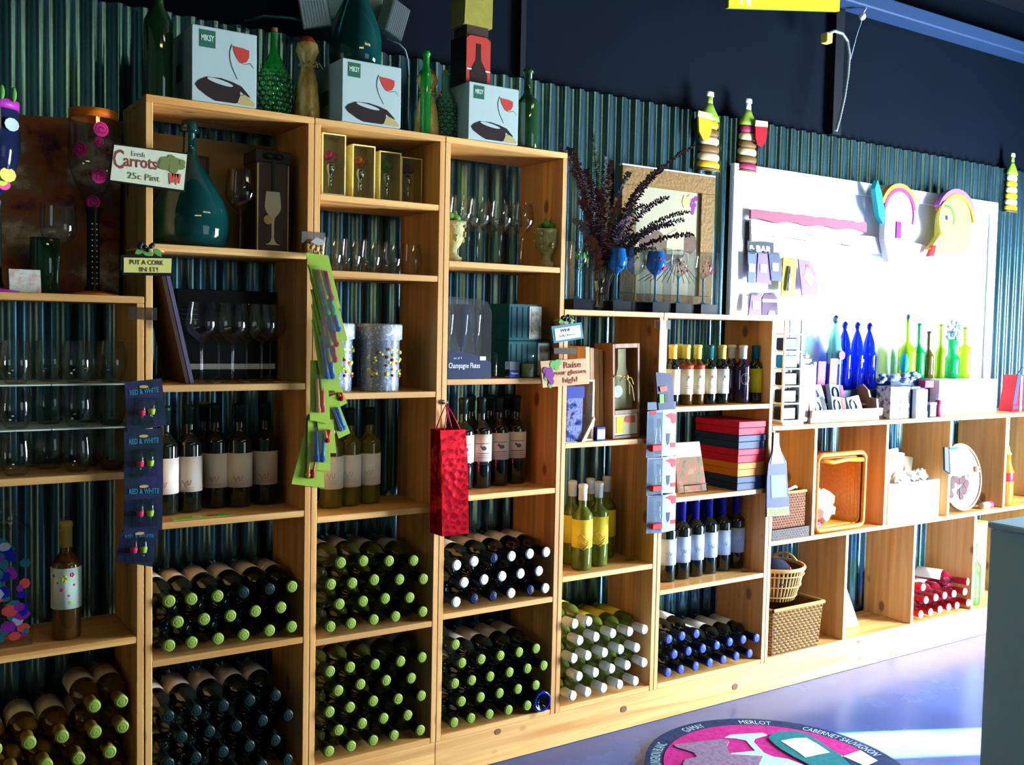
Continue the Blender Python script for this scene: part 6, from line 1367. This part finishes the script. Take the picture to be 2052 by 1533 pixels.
def crumple(c, r, seed, sc=(1, 1, 1), n=14, m=9, amp=.3):
    rnd = random.Random(seed); vs = []; mb = MB()
    for j in range(m+1):
        for i in range(n):
            th = PI*j/m; a = 2*PI*i/n; q = r*(1+(rnd.uniform(-amp, amp) if 0 < j < m else 0)); vs.append((c[0]+sc[0]*q*math.sin(th)*math.cos(a), c[1]+sc[1]*q*math.sin(th)*math.sin(a), c[2]+sc[2]*q*math.cos(th)))
    return mb.add(vs, [(j*n+i, (j+1)*n+i, (j+1)*n+(i+1) % n, j*n+(i+1) % n) for j in range(m) for i in range(n)])
ob('crumpled_film', crumple((-.02, .045, .05), .072, 3, (1.25, .75, .9)), 'plastic_bag', o); ob('purple_corner', crumple((-.095, -.02, -.012), .018, 5), 'orn_lilac', o)
# white box of oddments
x0, x1 = 3.150, 3.520
t = ob('white_bin', tub(x0, .006, x1, .20, ZU, ZU+.175, .006), 'white', None, label='white open bin filled with packets and folded papers', cat='bin')
for i, (dx, w_, z, m_, rot, nm) in enumerate(((.02, .11, .30, 'lab_tan', .25, 'tan packet standing at the left in the white bin'), (.09, .09, .31, 'pale_wood', -.2, 'wooden-looking packet in the middle of the white bin'), (.07, .07, .25, 'bx_navy', .5, 'navy packet at the front left of the white bin'), (.17, .08, .27, 'lab_blue', -.35, 'pale blue packet in the white bin'), (.23, .09, .26, 'lab_cream', .3, 'cream packet in the white bin'), (.29, .06, .22, 'lab_tan', -.15, 'tan packet at the right of the white bin'))):
    R4 = Matrix.Translation((x0+dx+w_/2, .05+.022*i, ZU+.010)) @ Matrix.Rotation(rot*.5, 4, 'Y')
    tag(ob('packet', MB().bbox(-w_/2, 0, 0.01, w_/2, .012, z, .003), m_, None, R4.to_translation(), R4.to_euler()), nm, 'packet', 'packets in the white bin')
for i, dx in enumerate((.12, .20, .30)):
    tag(ob('crumpled_paper', crumple((x0+dx, .045+.01*i, ZU+.19), .034, 20+i, (1.3, .8, .8)), 'white'), f'crumpled white paper on the white bin, {["left", "middle", "right"][i]} lump', 'paper', 'crumpled papers on the bin')
# round board with tag
cx_, cz_ = 3.735, ZU+.196
t = thing('round_board', 'round wooden cutting board with burned vine pattern leaning in the cubby', 'board', None, (3.762, .05, ZU+.004))
R4 = Matrix.Diagonal((.84, 1, .84, 1)) @ Matrix.Translation((0, .0, .19)) @ Matrix.Rotation(-.12, 4, 'X')
wood('board_wood', (.16, .075, .032), (.12, .05, .02), 'z', 1.4, knots=False); ob('disc', MB().prism(poly_disc(0, 0, .188, 40), 0, .018, 0, R4), 'board_wood', t)
ob('edge_ring', MB().prism(arch(0, 0, .176, .189, 0, 1.999*PI, 40), -.004, -.0003, 0, R4), 'board_wood', t)
mat('burn', (.05, .02, .02), .7); gr = MB(); rnd = random.Random(6)
for k in range(26): gr.prism([(R_[0]+.02*math.cos(a_), R_[1]+.02*math.sin(a_)) for R_ in [(rnd.uniform(-.13, .05), rnd.uniform(-.12, .02))] for a_ in [2*PI*i/9 for i in range(9)]], -.0012-.0001*k, -.0003, 0, R4)
ob('burned_grapes', gr, 'burn', t, kind='stuff')
ob('knob', MB().lathe([(0, -.012), (.016, -.010), (.018, .0), (.014, .008), (.006, .012)], 16, M4=R4 @ Matrix.Translation((.135, -.014, .035)) @ Matrix.Rotation(PI/2, 4, 'X')), 'lab_cream', t)
ob('inlay', MB().prism([(.06, -.01), (.12, .0), (.115, .065), (.065, .055)], -.003, -.0005, 0, R4), 'crate_wood', t)
cs = [(1903, 900), (1940, 897), (1941, 948), (1925, 955), (1905, 952)]
t = plate(cs, -.022, .002, 'paper_tag', 'white', label='white paper tag clipped on the divider before the round board', cat='tag'); plate([(1893, 896), (1903, 897), (1905, 950), (1894, 942)], -.019, .010, 'clip', 'slate_sign', t); plate([(1903, 896), (1926, 896), (1905, 903)], -.0235, .001, 'blue_fold', 'ball_blue', t)
# orange bottle beyond, lower bottle glimpses
a = py(2036, 1012, .05); t = ob('sauce_bottle', MB().lathe([(0, 0), (.034, 0), (.036, .006), (.036, .165), (.030, .180), (.020, .21), (.018, .25), (0, .25)], 18), 'g_orange', None, (4.140, .05, ZU), label='orange sauce bottle with red band at the far right', cat='bottle')
ob('red_band', MB().lathe([(.0364, .12), (.037, .121), (.037, .160), (.0364, .162)], 18), 'cap_red', t); ob('stopper', MB().lathe([(.018, .2505), (.022, .252), (.012, .27), (.010, .29), (0, .295)], 12), 'cap_gold', t)
t = ob('yellow_box', MB().bbox(4.06, .14, ZU, 4.28, .21, ZU+.40, .003), 'orn_yellow', None, label='pale yellow box behind the orange sauce bottle', cat='box'); ob('print', MB().box(4.10, .1388, ZU+.31, 4.16, .1395, ZU+.32), 'ink_grey', t)
t = ob('small_roll', MB().lathe([(0, 0), (.016, 0), (.016, .055), (0, .055)], 14, M4=Matrix.Rotation(PI/2, 4, 'Y')), 'lab_tan', None, (3.905, .03, ZU+.0165), label='small tan roll with pink cap lying right of the round board', cat='tube'); ob('pink_cap', MB().lathe([(0, .0555), (.017, .056), (.017, .075), (0, .077)], 14, M4=Matrix.Rotation(PI/2, 4, 'Y')), 'pinkred', t)
# lower row: wicker box and round basket with cap
t = ob('wicker_basket', tub(2.434, .006, 2.715, .215, ZL, ZL+.185, .007, .010), 'wicker_in', None, label='square chunky wicker basket standing on the lower shelf', cat='basket')
mb = MB(); weave(mb, 2.434, .006, 2.715, .215, ZL+.004, ZL+.180, .024, .0125, .008, .010); ob('weave', mb, 'wicker_a', t, kind='stuff'); mb = MB(); rim(mb, [(2.422, -.006, ZL+.187), (2.727, -.006, ZL+.187), (2.727, .227, ZL+.187), (2.422, .227, ZL+.187)], .0085, 6); ob('rim', mb, 'wicker_a', t)
t = thing('round_basket', 'round pale cane basket holding the cap, on the square wicker basket', 'basket', None, (2.560, .128, ZL+.1975))
ob('bowl', MB().lathe([(0, .006), (.085, .006), (.118, .13), (.122, .13), (.089, 0), (0, 0)], 28), 'wicker_in', t)
mb = MB()
for k in range(46):
    a = 2*PI*k/46; mb.tube([(.090*math.cos(a), .090*math.sin(a), .002), (.112*math.cos(a), .112*math.sin(a), .07), (.126*math.cos(a), .126*math.sin(a), .134)], .0042, 5)
ob('canes', mb, 'wicker_l', t, kind='stuff'); mb = MB()
for z, r_ in ((.02, .097), (.065, .113), (.110, .124)): rim(mb, [((r_+.004)*math.cos(2*PI*i/28), (r_+.004)*math.sin(2*PI*i/28), z) for i in range(28)], .003, 5)
ob('hoops', mb, 'wicker_l', t, kind='stuff'); mb = MB(); rim(mb, [(.128*math.cos(2*PI*i/28), .128*math.sin(2*PI*i/28), .136) for i in range(28)], .009, 6); ob('rim', mb, 'wicker_l', t)
ob('handle', MB().tube([(.122*math.cos(a), .122*math.sin(a), .14+.026*math.sin((a+.2)/1.0*PI/1.0)) for a in [-.2+.1*i for i in range(11)]], .007, 6), 'wicker_l', t)
c_ = thing('cap', 'dark baseball cap with red and white emblem in the round basket', 'cap', None, (2.550, .120, ZL+.275)); mat('cap_cloth', (.012, .016, .04), .85)
ob('crown', MB().lathe([(.085, .0), (.086, .02), (.078, .05), (.055, .075), (.025, .087), (0, .09)], 20), 'cap_cloth', c_); ob('brim', MB().prism([(-.06, -.075), (.06, -.075), (.065, -.09), (.03, -.112), (-.03, -.112), (-.065, -.09)], -.004, .0, 0, Matrix.Rotation(-PI/2, 4, 'X') @ Matrix.Diagonal((1, 1, -1, 1))) if False else MB().box(-.055, -.100, .0, .055, -.070, .006), 'cap_cloth', c_)
R4 = Matrix.Translation((.02, -.087, .028)) @ Matrix.Rotation(-.25, 4, 'X')
e_ = ob('emblem', MB().prism([(-.035, .018), (-.010, .022), (-.004, .040), (.004, .022), (.035, .018), (.018, .002), (.022, -.020), (0, -.010), (-.022, -.020), (-.018, .002)], -.004, 0, 0, R4), 'cap_red', c_); ob('emblem_band', MB().prism([(-.038, .010), (.040, .010), (.040, -.006), (-.038, -.006)], -.0055, -.0045, 0, R4), 'white', e_)
# white board leaning in lower cubby
R4 = Matrix.Translation((2.99, .10, ZL+.005)) @ Matrix.Rotation(-.25, 4, 'X') @ Matrix.Rotation(.02, 4, 'Y')
t = ob('leaning_sheet', MB().prism([(-.10, 0), (.115, 0), (.025, .335), (-.09, .335)], 0, .012, 0), 'white', None, R4.to_translation(), R4.to_euler(), label='plain white panel leaning in the empty lower cubby', cat='panel'); ob('printed_patch', MB().prism([(-.055, .20), (-.02, .20), (-.02, .225), (-.055, .225)], -.0015, -.0004), 'lab_blue', t)
# teal glass bottle and yellow box in the last lower cubby
t = ob('glass_bottle', MB().lathe(bottle_profile(.30, .038, .6, .75), 20), 'sea_glass', None, (3.905, .06, ZL), label='pale green glass bottle right of the red bottles', cat='bottle'); ob('lip', MB().lathe([(.014, .288), (.018, .289), (.018, .297), (.013, .299)], 14), 'sea_glass', t)
t = ob('yellow_box', MB().bbox(3.95, .11, ZL, 4.10, .19, ZL+.36, .003), 'orn_yellow', None, label='yellow box behind the pale green bottle at the grey counter', cat='box'); ob('lid', MB().bbox(3.949, .109, ZL+.3605, 4.101, .191, ZL+.38, .002), 'orn_yellow', t)

# ------------------------------------------------------------------ rug
blotch('rug_navy', [(.008, .018, .06), (.015, .03, .09), (.02, .045, .12)], 60, .95); blotch('rug_magenta', [(.34, .01, .13), (.46, .015, .20), (.55, .03, .26)], 50, .95); blotch('rug_blue', [(.35, .52, .62), (.48, .66, .74)], 40, .95)
blotch('rug_teal', [(.01, .13, .15), (.02, .20, .22)], 50, .95); blotch('rug_mauve', [(.16, .10, .18), (.24, .16, .26), (.30, .22, .32)], 60, .95); blotch('rug_cream', [(.62, .68, .60), (.75, .80, .70)], 50, .95)
RC, RR = Vector((1.868, -.535)), .430
t = thing('round_rug', 'round wine-themed rug with navy lettered border on the blue floor', 'rug', None, (RC.x, RC.y, .0005))
def flat(pts, z0, z1):
    mb = MB(); n = len(pts); ar = sum(pts[i][0]*pts[(i+1) % n][1]-pts[(i+1) % n][0]*pts[i][1] for i in range(n))
    if ar < 0: pts = pts[::-1]
    return mb.add([(x, y, z0) for x, y in pts]+[(x, y, z1) for x, y in pts], [tuple(range(n-1, -1, -1)), tuple(range(n, 2*n))]+[(i, (i+1) % n, (i+1) % n+n, i+n) for i in range(n)])
ob('border', flat([(RR*math.cos(2*PI*i/72), RR*math.sin(2*PI*i/72)) for i in range(72)], 0, .012), 'rug_navy', t)
def rz(pts, inside=.368):
    out = []
    for x, y in pts:
        p = pz(1270+x/3.872, 1420+y/3.872, .012); d = Vector((p.x-RC.x, p.y-RC.y))
        if d.length > inside: d = d.normalized()*inside
        out.append((d.x, d.y))
    return out
inner = [(.368*math.cos(a), .368*math.sin(a)) for a in [-.12+(PI+.12)*i/40 for i in range(41)]]
ob('magenta_field', flat(inner, .0122, .0135), 'rug_magenta', t)
# checkerboard over the lower half
k = 0
for i in range(-4, 4):
    for j in range(-4, 1):
        if (i+j) % 2: continue
        q = [(i*.092, j*.092-.045), ((i+1)*.092, j*.092-.045), ((i+1)*.092, (j+1)*.092-.045), (i*.092, (j+1)*.092-.045)]
        q = [(.99*x if Vector((x, y)).length < .368 else x*.368/Vector((x, y)).length, .99*y if Vector((x, y)).length < .368 else y*.368/Vector((x, y)).length) for x, y in q]
        ar = sum(q[a][0]*q[(a+1) % 4][1]-q[(a+1) % 4][0]*q[a][1] for a in range(4))/2
        if ar > .002: ob('check_square', flat(q, .0122, .0132), 'rug_cream', t)
ob('wine_glass_motif', flat(rz([(700, 235), (750, 210), (1000, 195), (1035, 212), (940, 240), (930, 265), (1010, 350), (1080, 380), (1200, 400), (1330, 450), (1400, 560), (1200, 640), (950, 600), (900, 480), (985, 400), (1000, 380), (740, 365), (745, 355), (940, 335), (870, 255), (790, 240)]), .0136, .0155), 'rug_blue', t)
bt = ob('bottle_motif', flat(rz([(1045, 235), (1075, 205), (1150, 190), (1260, 188), (1350, 210), (1440, 265), (1520, 320), (1600, 370), (1680, 450), (1760, 600), (1640, 640), (1400, 470), (1230, 380), (1130, 320), (1060, 260)]), .0157, .018), 'rug_teal', t)
ob('bottle_label', flat(rz([(1140, 265), (1250, 245), (1340, 243), (1440, 300), (1520, 355), (1440, 370), (1330, 395), (1270, 350)]), .0182, .0192), 'rug_cream', bt)
ob('grape_motif', flat(rz([(310, 290), (690, 245), (740, 265), (720, 300), (740, 350), (760, 365), (1000, 380), (960, 470), (880, 640), (500, 620), (380, 440), (400, 405), (490, 385), (465, 350), (330, 310)]), .0137, .0168), 'rug_mauve', t)
def ring_text(s, ang, m_, r0=.378, hh=.034, span=.3):
    o = text(s, .04, Vector((0, 0, 0)), m_, None, w=span, h=hh, ext=0.0)
    me = o.data
    for v in me.vertices:
        x, y = v.co.x-span/2, v.co.z; a = ang-x/(r0+.02); v.co = ((r0+y)*math.cos(a), (r0+y)*math.sin(a), .0128)
    o.parent = t; o.name = 'border_lettering'
for s, (u, v), sp in (('MERLOT', (1513, 1449), .115), ('GAMAY', (1394, 1462), .095), ('SAUVIGNON BLANC', (1306, 1512), .21), ('CABERNET SAUVIGNON', (1690, 1482), .30)):
    p = pz(u, v, .012); ring_text(s, math.atan2(p.y-RC.y, p.x-RC.x), 'rug_blue', span=sp)

# ------------------------------------------------------------------ grey counter, hanging conduit, sign
t = thing('counter', 'grey-blue counter end standing at the right front of the picture', 'counter', None, (2.32, -1.9, 0))
mat('counter_paint', (.40, .64, .82), .6, var=.06, scale=200); ob('side_panel', MB().bbox(-.31, -.745, 0.0005, .31, .760, .905, .004), 'counter_paint', t); ob('counter_top', MB().bbox(-.32, -.755, .9055, .32, .764, .923, .004), 'counter_paint', t)
pts = [(1657, 68), (1672, 62), (1688, 67), (1698, 82), (1702, 110), (1699, 150), (1692, 195), (1683, 235), (1675, 264)]
P = [py(u, v, .20) for u, v in pts]; Q = []
for i in range(len(P)-1):
    for k in range(14): Q.append(P[i].lerp(P[i+1], k/14))
mat('conduit', (.45, .52, .56), .3, metal=.6)
t = ob('conduit', MB().tube(Q, [.0075 if i % 2 else .0058 for i in range(len(Q))], 8), 'conduit', None, label='ribbed flexible metal conduit hanging down the dark upper wall', cat='conduit')
a = py(1660, 72, .20); ob('junction_box', MB().bbox(a.x-.020, .19, a.z-.03, a.x+.018, .225, a.z+.012, .003), 'cap_yel', t)
a = py(1728, 33, .22); t = thing('ceiling_hook', 'pale knob with wires hanging below the roof beam', 'hook', None, tuple(a)); ob('knob', MB().ball((0, 0, 0), .016, 10, 8), 'white', t)
ob('wire', MB().tube([(0, 0, .012), (.03, 0, .05), (.034, 0, .12), (.022, 0, .20)], .004, 6), 'conduit', t); ob('thin_wire', MB().tube([(0, 0, -.012), (-.03, 0, -.08), (-.07, 0, -.20)], .0018, 5), 'grey_post', t)
a, b_ = py(1458, 16, .16), py(1680, 23, .16); x0, x1, zb = a.x, b_.x, min(a.z, b_.z); mat('sign_lime', (.60, .58, .02), .45)
t = thing('hanging_sign', 'bright yellow-framed green sign high on the dark wall, cut by top edge', 'sign', None, (x0, .16, zb)); w_ = x1-x0; sl_ = (b_.z-a.z)/w_
ob('panel', MB().prism([(0, a.z-zb), (w_, b_.z-zb), (w_, b_.z-zb+.28), (0, a.z-zb+.28)], .002, .014), 'sign_green', t)
for nm, q in (('frame_rail', [(0, a.z-zb), (w_, b_.z-zb), (w_, b_.z-zb+.045), (0, a.z-zb+.045)]), ('frame_rail', [(0, a.z-zb+.235), (w_, b_.z-zb+.235), (w_, b_.z-zb+.28), (0, a.z-zb+.28)]), ('frame_stile', [(0, a.z-zb+.0455), (.04, a.z-zb+.0455), (.04, a.z-zb+.2345), (0, a.z-zb+.2345)]), ('frame_stile', [(w_-.04, b_.z-zb+.0455), (w_, b_.z-zb+.0455), (w_, b_.z-zb+.2345), (w_-.04, b_.z-zb+.2345)])):
    ob(nm, MB().prism(q, -.006, .0018), 'sign_lime', t)
text('N', .09, Vector((.055, -.0065, a.z-zb+.030)), 'lab_blue', t, bold=.002)
# ceiling tube fixtures (the lamps above the shop floor)
for i, (x, y) in enumerate(((1.9, -2.1), (0.7, -3.4))):
    t = thing('ceiling_lamp', f'fluorescent ceiling tube fixture above the shop floor, {["nearer the shelves", "farther back"][i]}', 'lamp', None, (x, y, 3.0)); ob('housing', MB().bbox(-.62, -.07, 0, .62, .07, .149, .004), 'lamp_body', t)
